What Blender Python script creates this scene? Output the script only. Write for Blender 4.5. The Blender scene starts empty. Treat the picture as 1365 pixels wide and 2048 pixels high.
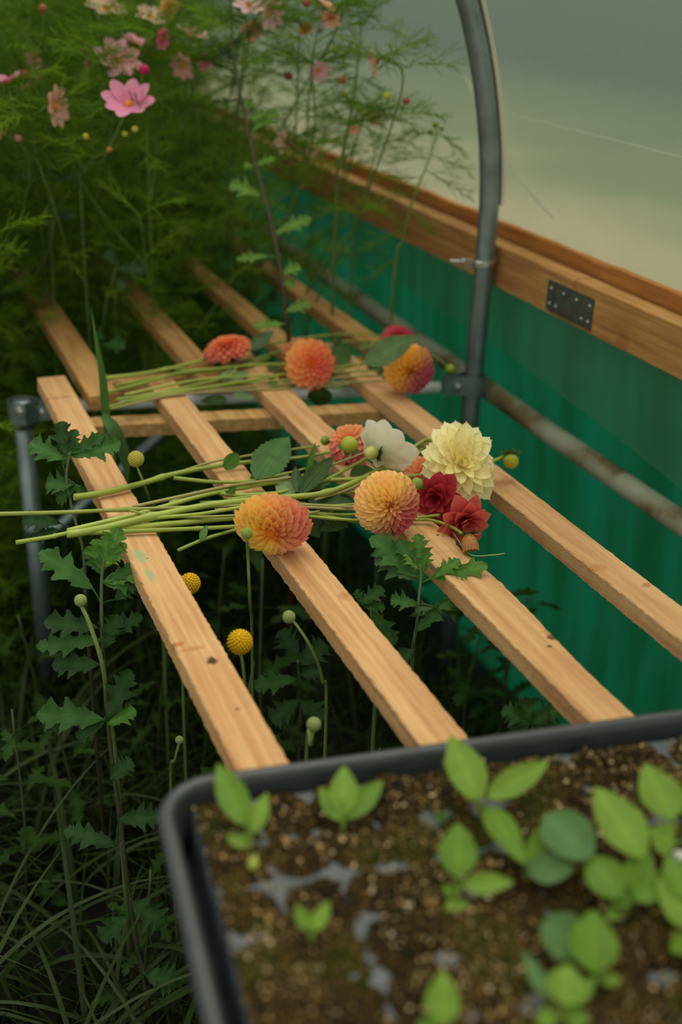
import bpy, math, random
from mathutils import Vector, Matrix, noise

# ------------------------------------------------------------------ camera, world, light
C = bpy.context.scene.collection
sc = bpy.context.scene
H = 0.75            # top of the bench slats
EYE = 0.667         # camera height above them
F_PX = 2212.0
CPX = (682.5, 1024.0)
VY = (-370.0, -112.0)
VZ = (508.0, 5491.0)

def _d(v):
    return Vector((v[0] - CPX[0], v[1] - CPX[1], F_PX)).normalized()
_Y = _d(VY); _Zd = _d(VZ)
_Z = -(_Zd - _Y * _Zd.dot(_Y)); _Z.normalize()
_X = _Y.cross(_Z)
CAM = Vector((0, 0, H + EYE))
IR = Vector((_X[0], _Y[0], _Z[0]))      # image right, in the world
IDN = Vector((_X[1], _Y[1], _Z[1]))     # image down
FW = Vector((_X[2], _Y[2], _Z[2]))      # forward
Z3 = Vector((0, 0, 1))

cam_data = bpy.data.cameras.new('camera')
cam = bpy.data.objects.new('camera', cam_data); C.objects.link(cam)
cam_data.sensor_fit = 'VERTICAL'; cam_data.sensor_height = 36.0; cam_data.sensor_width = 24.0
cam_data.lens = F_PX / 2048 * 36.0
R3 = Matrix((IR, -IDN, -FW)).transposed()
cam.matrix_world = Matrix.Translation(CAM) @ R3.to_4x4()
cam_data.clip_start = 0.02; cam_data.clip_end = 2000
cam_data.dof.use_dof = True
cam_data.dof.focus_distance = 1.42
cam_data.dof.aperture_fstop = 2.2
sc.camera = cam

sc.view_settings.view_transform = 'Standard'
sc.view_settings.look = 'None'
sc.view_settings.exposure = 0.5
sc.view_settings.gamma = 1.0
sc.view_settings.use_curve_mapping = False
sc.cycles.max_bounces = 8
sc.cycles.transparent_max_bounces = 12
sc.cycles.diffuse_bounces = 4
sc.cycles.sample_clamp_indirect = 4.0

w = bpy.data.worlds.new('overcast_sky'); sc.world = w; w.use_nodes = True
bg = w.node_tree.nodes['Background']
bg.inputs[0].default_value = (0.98, 1.0, 0.84, 1); bg.inputs[1].default_value = 0.54
sun_d = bpy.data.lights.new('veiled_sun', 'SUN'); sun_d.energy = 1.55; sun_d.angle = math.radians(60)
sun_d.color = (1.0, 0.95, 0.82)
sun = bpy.data.objects.new('veiled_sun', sun_d); C.objects.link(sun)
sun.rotation_euler = Vector((0.30, 0.25, 1.0)).to_track_quat('Z', 'Y').to_euler()
sun.location = (2, 2, 6)

# ------------------------------------------------------------------ pixel -> point
def _ray(px, py):
    v = Vector((px - CPX[0], py - CPX[1], F_PX))
    return IR * v[0] + IDN * v[1] + FW * v[2]
def atz(px, py, z):
    r = _ray(px, py); return CAM + r * ((z - CAM.z) / r.z)
def atx(px, py, x):
    r = _ray(px, py); return CAM + r * (x / r.x)
def aty(px, py, y):
    r = _ray(px, py); return CAM + r * (y / r.y)
def atd(px, py, d):
    return CAM + _ray(px, py) * (d / F_PX)
def depth(p):
    return (p - CAM).dot(FW)
def lerp(a, b, t): return a + (b - a) * t
def mix3(a, b, t): return tuple(a[i] + (b[i] - a[i]) * t for i in range(3))
def srgb(r, g, b):
    def f(c):
        c /= 255.0
        return c / 12.92 if c <= 0.04045 else ((c + 0.055) / 1.055) ** 2.4
    return (f(r), f(g), f(b))

# ------------------------------------------------------------------ mesh builder
class MB:
    def __init__(s):
        s.v = []; s.f = []; s.c = []
    def add(s, vs, fs, cols=None):
        o = len(s.v)
        s.v.extend(vs); s.f.extend([tuple(i + o for i in f) for f in fs])
        if cols is None: cols = [(1, 1, 1)] * len(vs)
        s.c.extend(cols)
    def merge(s, mb, M):
        s.add([M @ p for p in mb.v], mb.f, mb.c)

def root_loc(o):
    v = Vector((0, 0, 0))
    while o is not None:
        v = v + o.location; o = o.parent
    return v

def build(name, mb, mat, parent=None, loc=None, smooth=True):
    off = root_loc(parent) if parent is not None else (Vector(loc) if loc is not None else Vector((0, 0, 0)))
    me = bpy.data.meshes.new(name)
    me.from_pydata([tuple(Vector(p) - off) for p in mb.v], [], mb.f)
    ca = me.color_attributes.new('Col', 'FLOAT_COLOR', 'POINT')
    flat = []
    for c in mb.c: flat.extend((c[0], c[1], c[2], 1.0))
    ca.data.foreach_set('color', flat)
    if smooth: me.polygons.foreach_set('use_smooth', [True] * len(me.polygons))
    me.materials.append(mat)
    me.update()
    o = bpy.data.objects.new(name, me); C.objects.link(o)
    if parent is not None: o.parent = parent
    else: o.location = off
    return o

def thing(name, label, cat, loc, group=None):
    o = bpy.data.objects.new(name, None); C.objects.link(o)
    o.empty_display_size = 0.05
    o.location = loc; o['label'] = label; o['category'] = cat
    if group: o['group'] = group
    return o
def tag(o, label, cat, group=None, kind=None):
    if label: o['label'] = label
    if cat: o['category'] = cat
    if group: o['group'] = group
    if kind: o['kind'] = kind
    return o
def struct(o):
    o['kind'] = 'structure'; return o

def box_mb(x0, x1, y0, y1, z0, z1, mb=None, col=(1, 1, 1)):
    mb = mb or MB()
    v = [Vector(p) for p in ((x0,y0,z0),(x1,y0,z0),(x1,y1,z0),(x0,y1,z0),(x0,y0,z1),(x1,y0,z1),(x1,y1,z1),(x0,y1,z1))]
    mb.add(v, [(0,3,2,1),(4,5,6,7),(0,1,5,4),(1,2,6,5),(2,3,7,6),(3,0,4,7)], [col] * 8)
    return mb

def smoothpath(pts, n=6):
    if len(pts) < 3:
        return [pts[0].lerp(pts[-1], i / n) for i in range(n + 1)]
    P = [pts[0] * 2 - pts[1]] + list(pts) + [pts[-1] * 2 - pts[-2]]
    out = []
    for i in range(1, len(P) - 2):
        a, b, c, d = P[i - 1], P[i], P[i + 1], P[i + 2]
        for k in range(n):
            t = k / n
            out.append(0.5 * ((2 * b) + (c - a) * t + (2 * a - 5 * b + 4 * c - d) * t * t + (3 * b - a - 3 * c + d) * t ** 3))
    out.append(pts[-1].copy())
    return out

def tube(mb, path, r, n=8, cap=True, c0=(1, 1, 1), c1=None, hollow=False):
    c1 = c1 or c0
    m = len(path)
    R = r if callable(r) else (lambda t: r)
    T = []
    for i in range(m):
        a = path[max(0, i - 1)]; b = path[min(m - 1, i + 1)]
        T.append((b - a).normalized() if (b - a).length > 1e-9 else Vector((0, 0, 1)))
    ref = Vector((0, 0, 1)) if abs(T[0].z) < 0.9 else Vector((1, 0, 0))
    N = (ref - T[0] * ref.dot(T[0])).normalized()
    vs = []; fs = []; cs = []
    for i in range(m):
        N = (N - T[i] * N.dot(T[i]))
        if N.length < 1e-6: N = T[i].orthogonal()
        N.normalize(); B = T[i].cross(N)
        t = i / max(1, m - 1); rr = R(t)
        for k in range(n):
            a = 2 * math.pi * k / n
            vs.append(path[i] + (N * math.cos(a) + B * math.sin(a)) * rr)
            cs.append(mix3(c0, c1, t))
    for i in range(m - 1):
        for k in range(n):
            k2 = (k + 1) % n
            fs.append((i * n + k, i * n + k2, (i + 1) * n + k2, (i + 1) * n + k))
    if cap:
        if hollow:
            o = len(vs); rr = R(0)
            for k in range(n): vs.append(path[0] + (vs[k] - path[0]) * 0.62 - T[0] * rr * 0.05); cs.append(mix3(c0, (1, 1, .8), .4))
            for k in range(n): vs.append(path[0] + (vs[k] - path[0]) * 0.5 + T[0] * rr * 1.2); cs.append(mix3(c0, (.3, .35, .1), .5))
            for k in range(n):
                k2 = (k + 1) % n
                fs.append((k2, k, o + k, o + k2)); fs.append((o + k2, o + k, o + n + k, o + n + k2))
            fs.append(tuple(o + n + k for k in range(n - 1, -1, -1)))
        else:
            fs.append(tuple(range(n - 1, -1, -1)))
        fs.append(tuple((m - 1) * n + k for k in range(n)))
    mb.add(vs, fs, cs)

def ellipsoid(mb, c, rx, axis=None, ry=None, nu=12, nv=8, col=(1, 1, 1), col2=None, bump=0.0):
    axis = (axis or Vector((0, 0, 1))).normalized(); ry = ry or rx
    A = axis.orthogonal().normalized(); B = axis.cross(A)
    vs = []; fs = []; cs = []
    for j in range(nv + 1):
        ph = math.pi * j / nv
        for k in range(nu):
            th = 2 * math.pi * k / nu
            q = 1 + bump * math.cos(6 * th)
            vs.append(c + axis * (ry * math.cos(ph)) + (A * math.cos(th) + B * math.sin(th)) * rx * math.sin(ph) * q)
            cs.append(mix3(col, col2 or col, (1 + math.cos(ph)) / 2))
    for j in range(nv):
        for k in range(nu):
            k2 = (k + 1) % nu
            fs.append((j * nu + k, (j + 1) * nu + k, (j + 1) * nu + k2, j * nu + k2))
    mb.add(vs, fs, cs)

# ------------------------------------------------------------------ materials
def newmat(name):
    m = bpy.data.materials.new(name); m.use_nodes = True
    nt = m.node_tree; nt.nodes.clear()
    out = nt.nodes.new('ShaderNodeOutputMaterial')
    return m, nt, out
def N(nt, kind, **kw):
    n = nt.nodes.new(kind)
    for k, v in kw.items():
        if k.startswith('i_'):
            key = k[2:]
            key = int(key) if key.isdigit() else key.replace('_', ' ')
            n.inputs[key].default_value = v
        else: setattr(n, k, v)
    return n
def rgba(c): return (c[0], c[1], c[2], 1.0)

def plain(name, col, rough=0.6, metal=0.0, spec=0.5, var=0.0, scale=40, bump=0.0, vcol=False, transl=0.0, tcol=None, bscale=None, stretch=None):
    m, nt, out = newmat(name)
    p = N(nt, 'ShaderNodeBsdfPrincipled')
    p.inputs['Roughness'].default_value = rough; p.inputs['Metallic'].default_value = metal
    p.inputs['Specular IOR Level'].default_value = spec
    tc = N(nt, 'ShaderNodeTexCoord')
    vec = tc.outputs['Object']
    if stretch:
        mp = N(nt, 'ShaderNodeMapping'); mp.inputs['Scale'].default_value = stretch
        nt.links.new(vec, mp.inputs[0]); vec = mp.outputs[0]
    no = N(nt, 'ShaderNodeTexNoise', i_Scale=scale, i_Detail=5.0)
    nt.links.new(vec, no.inputs['Vector'])
    base = N(nt, 'ShaderNodeMix', data_type='RGBA', blend_type='MULTIPLY')
    base.inputs[0].default_value = 1.0
    base.inputs[6].default_value = rgba(col)
    if vcol:
        at = N(nt, 'ShaderNodeAttribute', attribute_name='Col'); nt.links.new(at.outputs['Color'], base.inputs[7])
    else: base.inputs[7].default_value = (1, 1, 1, 1)
    mr = N(nt, 'ShaderNodeMapRange'); mr.inputs[1].default_value = 0.3; mr.inputs[2].default_value = 0.7
    mr.inputs[3].default_value = 1 - var; mr.inputs[4].default_value = 1 + var
    nt.links.new(no.outputs[0], mr.inputs[0])
    vm = N(nt, 'ShaderNodeVectorMath', operation='SCALE')
    nt.links.new(base.outputs[2], vm.inputs[0]); nt.links.new(mr.outputs[0], vm.inputs[3])
    nt.links.new(vm.outputs[0], p.inputs['Base Color'])
    if bump:
        nb = N(nt, 'ShaderNodeTexNoise', i_Scale=bscale or scale * 3, i_Detail=4.0); nt.links.new(vec, nb.inputs['Vector'])
        b = N(nt, 'ShaderNodeBump', i_Strength=bump, i_Distance=0.002)
        nt.links.new(nb.outputs[0], b.inputs['Height']); nt.links.new(b.outputs[0], p.inputs['Normal'])
    sh = p.outputs[0]
    if transl:
        t = N(nt, 'ShaderNodeBsdfTranslucent')
        tm = N(nt, 'ShaderNodeMix', data_type='RGBA', blend_type='MULTIPLY'); tm.inputs[0].default_value = 1
        nt.links.new(vm.outputs[0], tm.inputs[6]); tm.inputs[7].default_value = rgba(tcol or (1.3, 1.3, .9))
        nt.links.new(tm.outputs[2], t.inputs[0])
        mx = N(nt, 'ShaderNodeMixShader', i_0=transl)
        nt.links.new(sh, mx.inputs[1]); nt.links.new(t.outputs[0], mx.inputs[2]); sh = mx.outputs[0]
    nt.links.new(sh, out.inputs[0])
    return m

def wood(name, light, dark, spots=(), ring=1.0, rough_bump=0.35):
    """sawn softwood, grain along Y; spots = (centre, radii, colour, strength)"""
    m, nt, out = newmat(name)
    L = nt.links.new
    p = N(nt, 'ShaderNodeBsdfPrincipled'); p.inputs['Roughness'].default_value = 0.72
    p.inputs['Specular IOR Level'].default_value = 0.25
    geo = N(nt, 'ShaderNodeNewGeometry')
    at = N(nt, 'ShaderNodeAttribute', attribute_name='Col')       # r: random per board, g: sawn side
    sep = N(nt, 'ShaderNodeSeparateColor'); L(at.outputs['Color'], sep.inputs[0])
    mp = N(nt, 'ShaderNodeMapping'); mp.inputs['Scale'].default_value = (1, .045, 1)
    L(geo.outputs['Position'], mp.inputs[0])
    ofs = N(nt, 'ShaderNodeVectorMath', operation='ADD'); L(mp.outputs[0], ofs.inputs[0])
    cmb = N(nt, 'ShaderNodeCombineXYZ'); sc9 = N(nt, 'ShaderNodeMath', operation='MULTIPLY', i_1=9.0)
    L(sep.outputs[0], sc9.inputs[0]); L(sc9.outputs[0], cmb.inputs[2]); L(cmb.outputs[0], ofs.inputs[1])
    n1 = N(nt, 'ShaderNodeTexNoise', i_Scale=95.0, i_Detail=5.0, i_Roughness=.6); L(ofs.outputs[0], n1.inputs['Vector'])
    wv = N(nt, 'ShaderNodeTexWave', wave_type='BANDS', bands_direction='X', i_Scale=38.0, i_Distortion=9.0, i_Detail=3.0)
    wv.inputs['Detail Scale'].default_value = .5
    L(ofs.outputs[0], wv.inputs['Vector'])
    m1 = N(nt, 'ShaderNodeMath', operation='MULTIPLY', i_1=.30 * ring); L(n1.outputs[0], m1.inputs[0])
    m2 = N(nt, 'ShaderNodeMath', operation='MULTIPLY_ADD', i_1=.75); L(n1.outputs[0], m2.inputs[0]); L(m1.outputs[0], m2.inputs[2])
    n2 = N(nt, 'ShaderNodeTexNoise', i_Scale=6.0, i_Detail=2.0); L(geo.outputs['Position'], n2.inputs['Vector'])
    m3 = N(nt, 'ShaderNodeMath', operation='MULTIPLY_ADD', i_1=.35); L(n2.outputs[0], m3.inputs[0]); L(m2.outputs[0], m3.inputs[2])
    cr = N(nt, 'ShaderNodeValToRGB')
    cr.color_ramp.elements[0].position = .50; cr.color_ramp.elements[0].color = rgba(light)
    cr.color_ramp.elements[1].position = 1.05 if False else 1.0; cr.color_ramp.elements[1].color = rgba(dark)
    L(m3.outputs[0], cr.inputs[0])
    col = cr.outputs[0]
    for (c, rad, sc_col, k) in spots:
        sb = N(nt, 'ShaderNodeVectorMath', operation='SUBTRACT'); L(geo.outputs['Position'], sb.inputs[0]); sb.inputs[1].default_value = tuple(c)
        dv = N(nt, 'ShaderNodeVectorMath', operation='DIVIDE'); L(sb.outputs[0], dv.inputs[0]); dv.inputs[1].default_value = tuple(rad)
        ln = N(nt, 'ShaderNodeVectorMath', operation='LENGTH'); L(dv.outputs[0], ln.inputs[0])
        ns = N(nt, 'ShaderNodeTexNoise', i_Scale=160.0, i_Detail=3.0); L(geo.outputs['Position'], ns.inputs['Vector'])
        ad = N(nt, 'ShaderNodeMath', operation='MULTIPLY_ADD', i_1=1.4); L(ns.outputs[0], ad.inputs[0]); L(ln.outputs['Value'], ad.inputs[2])
        rg = N(nt, 'ShaderNodeMapRange'); rg.inputs[1].default_value = 1.25; rg.inputs[2].default_value = 1.75
        rg.inputs[3].default_value = k; rg.inputs[4].default_value = 0.0; L(ad.outputs[0], rg.inputs[0])
        mx = N(nt, 'ShaderNodeMix', data_type='RGBA'); L(rg.outputs[0], mx.inputs[0]); L(col, mx.inputs[6]); mx.inputs[7].default_value = rgba(sc_col)
        col = mx.outputs[2]
    L(col, p.inputs['Base Color'])
    # rough sawn bump, stronger on the sides
    nb = N(nt, 'ShaderNodeTexNoise', i_Scale=420.0, i_Detail=3.0, i_Roughness=.7); L(geo.outputs['Position'], nb.inputs['Vector'])
    st = N(nt, 'ShaderNodeMath', operation='MULTIPLY_ADD', i_1=.65, i_2=rough_bump * .5); L(sep.outputs[1], st.inputs[0])
    b = N(nt, 'ShaderNodeBump', i_Distance=0.0022); L(st.outputs[0], b.inputs['Strength']); L(nb.outputs[0], b.inputs['Height'])
    b2 = N(nt, 'ShaderNodeBump', i_Distance=0.0006, i_Strength=.2); L(m2.outputs[0], b2.inputs['Height']); L(b.outputs[0], b2.inputs['Normal'])
    L(b2.outputs[0], p.inputs['Normal'])
    L(p.outputs[0], out.inputs[0])
    return m

M_galv = plain('galvanised_steel', (.22, .275, .285), rough=.42, metal=.75, var=.22, scale=28, bump=.12)
M_zinc = plain('bright_zinc', (.62, .66, .66), rough=.3, metal=.9, var=.15, scale=60)
M_tape = plain('cream_tape', (.62, .58, .43), rough=.8)
M_conduit = plain('weathered_pipe', (.36, .35, .29), rough=.7, var=.35, scale=9, bump=.3, stretch=(1, .35, 1))
M_leafc = plain('chrysanthemum_leaf', (1, 1, 1), rough=.55, spec=.22, vcol=True, var=.18, scale=60, bump=.25, bscale=320, transl=.25)
M_leafd = plain('dahlia_leaf', (1, 1, 1), rough=.48, spec=.3, vcol=True, var=.2, scale=50, bump=.3, bscale=260, transl=.2)
M_stem = plain('green_stem', (1, 1, 1), rough=.45, spec=.4, vcol=True, var=.15, scale=30)
M_petal = plain('petal', (1, 1, 1), rough=.62, spec=.2, vcol=True, var=.05, scale=60, transl=.28, tcol=(1.15, 1.05, .95))
M_feather = plain('feathery_foliage', (1, 1, 1), rough=.6, spec=.2, vcol=True, var=.2, scale=10, transl=.42)
M_grass = plain('grass_blade', (1, 1, 1), rough=.55, spec=.18, vcol=True, var=.15, scale=20, transl=.2)
M_button = plain('button_floret', (1, 1, 1), rough=.7, spec=.2, vcol=True, var=.12, scale=400)
M_seed = plain('seedling_leaf', (1, 1, 1), rough=.5, spec=.3, vcol=True, var=.1, scale=60, transl=.4, tcol=(1.5, 1.4, .6))

# ------------------------------------------------------------------ setting: ground, tunnel wall
def soil_material(name, c1, c2, scale=12, bump=.8):
    m, nt, out = newmat(name); L = nt.links.new
    p = N(nt, 'ShaderNodeBsdfPrincipled', i_Roughness=.95)
    tc = N(nt, 'ShaderNodeTexCoord')
    n1 = N(nt, 'ShaderNodeTexNoise', i_Scale=scale, i_Detail=8.0); L(tc.outputs['Object'], n1.inputs['Vector'])
    cr = N(nt, 'ShaderNodeValToRGB'); cr.color_ramp.elements[0].position = .35; cr.color_ramp.elements[1].position = .68
    cr.color_ramp.elements[0].color = rgba(c1); cr.color_ramp.elements[1].color = rgba(c2)
    L(n1.outputs[0], cr.inputs[0]); L(cr.outputs[0], p.inputs['Base Color'])
    b = N(nt, 'ShaderNodeBump', i_Strength=bump, i_Distance=.01); L(n1.outputs[0], b.inputs['Height']); L(b.outputs[0], p.inputs['Normal'])
    L(p.outputs[0], out.inputs[0]); return m

WX = 1.125      # polythene wall plane
fl = build('floor', box_mb(-4, WX + .05, -1.5, 9, -.1, 0), soil_material('bed_soil', (.007, .006, .004), (.020, .016, .009)), loc=(0, 0, 0), smooth=False); struct(fl)
def field_mat():
    m, nt, out = newmat('field_grass'); L = nt.links.new
    p = N(nt, 'ShaderNodeBsdfPrincipled', i_Roughness=.95)
    g = N(nt, 'ShaderNodeNewGeometry'); sp = N(nt, 'ShaderNodeSeparateXYZ'); L(g.outputs['Position'], sp.inputs[0])
    n = N(nt, 'ShaderNodeTexNoise', i_Scale=.6, i_Detail=5.0); L(g.outputs['Position'], n.inputs['Vector'])
    ad = N(nt, 'ShaderNodeMath', operation='MULTIPLY_ADD', i_1=3.0); L(n.outputs[0], ad.inputs[0]); L(sp.outputs[0], ad.inputs[2])
    mr = N(nt, 'ShaderNodeMapRange'); mr.inputs[1].default_value = 4.2; mr.inputs[2].default_value = 13.0; L(ad.outputs[0], mr.inputs[0])
    cr = N(nt, 'ShaderNodeValToRGB'); e = cr.color_ramp.elements      # worn straw strip by the tunnel, meadow beyond
    e[0].position = 0; e[0].color = (.52, .42, .24, 1); e[1].position = 1; e[1].color = (.03, .055, .045, 1)
    x = e.new(.35); x.color = (.16, .20, .09, 1)
    L(mr.outputs[0], cr.inputs[0]); L(cr.outputs[0], p.inputs['Base Color']); L(p.outputs[0], out.inputs[0]); return m
gm = field_mat()
gr = build('ground', box_mb(WX + .05, 900, -600, 900, -.1, -.02), gm, loc=(0, 0, 0), smooth=False); struct(gr)

# hoop centre line : straight leg then bends inward
HX, HY = 1.059, 1.773
def hoop_pt(z):
    pass
hoop_line = [Vector((HX, HY, z)) for z in (0.0, .3, .6, .8, .95)]
R_H = 1.0; A0 = 0.98
for k in range(1, 30):
    a = k / 29 * math.radians(88)
    hoop_line.append(Vector((HX - R_H * (1 - math.cos(a)), HY, A0 + R_H * math.sin(a))))
# measured: x .967 at z 1.371
def film_x(z):
    hx = HX - R_H * (1 - math.cos(math.asin(max(0, min(1, (z - A0) / R_H)))))
    return hx + .024 + .068 * math.exp(-max(0, z - .98) / .09)
def skin_profile(off):
    pts = []
    for k in range(0, 26):
        a = k / 25 * math.radians(75)
        pts.append((HX + off - (R_H + off) * (1 - math.cos(a)), A0 + (R_H + off) * math.sin(a)))
    return pts

def film_material(name, col, tr, dirt=.25, rough=.25, specks=True):
    m, nt, out = newmat(name); L = nt.links.new
    tc = N(nt, 'ShaderNodeTexCoord')
    n1 = N(nt, 'ShaderNodeTexNoise', i_Scale=2.2, i_Detail=4.0); L(tc.outputs['Object'], n1.inputs['Vector'])
    d = N(nt, 'ShaderNodeBsdfDiffuse'); d.inputs[0].default_value = rgba(col)
    t = N(nt, 'ShaderNodeBsdfTranslucent'); t.inputs[0].default_value = rgba(col)
    a = N(nt, 'ShaderNodeMixShader', i_0=.7); L(d.outputs[0], a.inputs[1]); L(t.outputs[0], a.inputs[2])
    tp = N(nt, 'ShaderNodeBsdfTransparent'); tp.inputs[0].default_value = (.95, .97, .93, 1)
    fac = N(nt, 'ShaderNodeMapRange'); fac.inputs[1].default_value = .3; fac.inputs[2].default_value = .7
    fac.inputs[3].default_value = tr + dirt * .3; fac.inputs[4].default_value = tr - dirt * .3
    L(n1.outputs[0], fac.inputs[0])
    f = fac.outputs[0]
    if specks:
        v = N(nt, 'ShaderNodeTexVoronoi', i_Scale=230.0); L(tc.outputs['Object'], v.inputs['Vector'])
        vr = N(nt, 'ShaderNodeMapRange'); vr.inputs[1].default_value = .10; vr.inputs[2].default_value = .2
        vr.inputs[3].default_value = .55; vr.inputs[4].default_value = 1.0
        L(v.outputs['Distance'], vr.inputs[0])
        ml = N(nt, 'ShaderNodeMath', operation='MULTIPLY'); L(f, ml.inputs[0]); L(vr.outputs[0], ml.inputs[1]); f = ml.outputs[0]
    b = N(nt, 'ShaderNodeMixShader'); L(f, b.inputs[0]); L(a.outputs[0], b.inputs[1]); L(tp.outputs[0], b.inputs[2])
    g = N(nt, 'ShaderNodeBsdfGlossy', i_Roughness=rough); g.inputs[0].default_value = (.9, .95, 1, 1)
    c = N(nt, 'ShaderNodeMixShader', i_0=.05); L(b.outputs[0], c.inputs[1]); L(g.outputs[0], c.inputs[2])
    L(c.outputs[0], out.inputs[0]); return m

M_film = film_material('polythene', (.20, .255, .22), .50)
M_skirt = film_material('polythene_skirt', (.30, .56, .47), .62, specks=False)
M_crease = film_material('polythene_crease', (.70, .72, .60), .50, specks=False)

def sheet(profile, y0, y1, ny, wob=.006, thick=.0006):
    mb = MB(); n = len(profile)
    for side in (0, 1):
        vs = []
        for i in range(ny + 1):
            y = lerp(y0, y1, i / ny)
            for (x, z) in profile:
                q = noise.noise(Vector((x * 3, y * 2.2, z * 3.0))) * wob * max(0, min(1, (z - 1.05) / .15))
                vs.append(Vector((x + q + side * thick, y, z)))
        fs = []
        for i in range(ny):
            for j in range(n - 1):
                a = i * n + j; fs.append((a, a + 1, a + n + 1, a + n))
        mb.add(vs, fs)
        break
    return mb
prof = [(1.1515, .90), (1.1515, .95)] + [(film_x(z), z) for z in [.985 + .03 * k for k in range(27)]]
wall = build('wall_right', sheet(prof, -.5, 7.5, 80), M_film, loc=(1.15, 2, .9)); struct(wall)

# ---- timber rail: main board, outer clamping lath, jointing plate
M_rail = wood('rail_timber', srgb(196, 148, 88), srgb(132, 82, 40), rough_bump=.25, spots=[
    (atx(1130, 745, 1.085) , (.02, .012, .03), srgb(96, 56, 28), .8),
    (atx(1245, 690, 1.085), (.02, .02, .022), srgb(150, 90, 44), .6),
    (atx(1075, 590, 1.085), (.02, .03, .02), srgb(160, 104, 56), .5)])
def board_mb(x0, x1, y0, y1, z0, z1, ny, rv=.3, side=1.0, jit=.0006, seed=0, bev=.002, deform=None, zbend=None):
    """board along Y with softened arrises and slightly irregular sawn edges"""
    r = random.Random(seed); mb = MB()
    sec = [(x0 + bev, z0), (x1 - bev, z0), (x1, z0 + bev), (x1, z1 - bev), (x1 - bev, z1), (x0 + bev, z1), (x0, z1 - bev), (x0, z0 + bev)]
    sidek = [side, side, side, side, 0, 0, side, side]
    n = len(sec); vs = []; fs = []; cs = []
    for i in range(ny + 1):
        y = lerp(y0, y1, i / ny)
        for k, (x, z) in enumerate(sec):
            dx = r.uniform(-jit, jit) if k not in (4, 5) else r.uniform(-jit, jit) * .6
            dz = r.uniform(-jit, jit) * (0.2 if k in (4, 5) else 1)
            ddx = deform(k, y) if deform else 0
            zb = zbend(y) if zbend else 0
            vs.append(Vector((x + dx + ddx, y, z + dz + zb))); cs.append((rv, sidek[k], 0))
    for i in range(ny):
        for k in range(n):
            k2 = (k + 1) % n
            fs.append((i * n + k, (i + 1) * n + k, (i + 1) * n + k2, i * n + k2))
    fs.append(tuple(range(n))); fs.append(tuple(ny * n + k for k in range(n - 1, -1, -1)))
    mb.add(vs, fs, cs); return mb
YJ = atx(1140, 650, 1.085).y
rail = thing('timber_rail', 'long sawn timber rail along the polythene wall with a metal jointing plate', 'rail', (1.10, 1.8, .92))
build('board', board_mb(1.085, 1.122, -.4, YJ - .0015, .884, .961, 60, .35, .3, seed=1), M_rail, rail, smooth=False)
build('board', board_mb(1.085, 1.122, YJ + .0015, 7.4, .884, .961, 90, .62, .3, seed=2), M_rail, rail, smooth=False)
def lathdef(k, y):
    return .004 * noise.noise(Vector((y * 9, 2, 0)))
build('clamping_lath', board_mb(1.134, 1.149, -.4, 7.4, .925, .985, 200, .8, 1, seed=4, jit=.0012, deform=lathdef, zbend=lambda y: .003 * noise.noise(Vector((y * 14, 8, 1)))), wood('lath_timber', srgb(200, 132, 66), srgb(140, 82, 36), rough_bump=.5), rail, smooth=False)
# plate
P00 = atx(1101, 553, 1.0845); P10 = atx(1190, 605, 1.0845); P01 = atx(1096, 618, 1.0845); P11 = atx(1187, 667, 1.0845)
py0, py1 = P00.y, P10.y; pz1 = (P00.z + P10.z) / 2 ; pz0 = (P01.z + P11.z) / 2
pm = MB(); nu, nv = 7, 2
T = .0016
# plate with 14 holes: a grid of cells each with an octagonal hole
def plate_cells(mb, y0, y1, z0, z1, nu, nv, xf, xb, r):
    for iu in range(nu):
        for iv in range(nv):
            a0 = lerp(y0, y1, iu / nu); a1 = lerp(y0, y1, (iu + 1) / nu)
            b0 = lerp(z0, z1, iv / nv); b1 = lerp(z0, z1, (iv + 1) / nv)
            cy = (a0 + a1) / 2; cz = (b0 + b1) / 2
            out = [(a1, cz), (a1, b1), (cy, b1), (a0, b1), (a0, cz), (a0, b0), (cy, b0), (a1, b0)]
            inn = [(cy + (r if y1 > y0 else -r) * math.cos(k * math.pi / 4), cz + r * math.sin(k * math.pi / 4)) for k in range(8)]
            vs = [Vector((xf, y, z)) for y, z in out] + [Vector((xf, y, z)) for y, z in inn] + [Vector((xb, y, z)) for y, z in inn]
            fs = []
            for k in range(8):
                k2 = (k + 1) % 8
                fs.append((k, k2, 8 + k2, 8 + k)); fs.append((8 + k, 8 + k2, 16 + k2, 16 + k))
            mb.add(vs, fs)
plate_cells(pm, py0, py1, pz0, pz1, 7, 2, 1.0825, 1.0848, .0032)
for (a, b) in ((pz0, pz0), (pz1, pz1)):
    pm.add([Vector((1.0825, py0, a)), Vector((1.0825, py1, a)), Vector((1.085, py1, a)), Vector((1.085, py0, a))], [(0, 1, 2, 3)])
for yy in (py0, py1):
    pm.add([Vector((1.0825, yy, pz0)), Vector((1.0825, yy, pz1)), Vector((1.085, yy, pz1)), Vector((1.085, yy, pz0))], [(0, 1, 2, 3)])
pl = build('jointing_plate', pm, plain('plate_steel', (.12, .16, .145), rough=.45, metal=.7, var=.3, scale=60), rail, smooth=False)
for iu, iv in ((0, 1), (2, 1), (4, 1), (6, 0), (5, 0), (1, 0), (0, 0), (6, 1)):
    cy = lerp(py0, py1, (iu + .5) / 7); cz = lerp(pz0, pz1, (iv + .5) / 2)
    nb = MB(); ellipsoid(nb, Vector((1.0825, cy, cz)), .0034, Vector((1, 0, 0)), .0014, 10, 6)
    build('nail_head', nb, M_zinc, pl)

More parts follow.
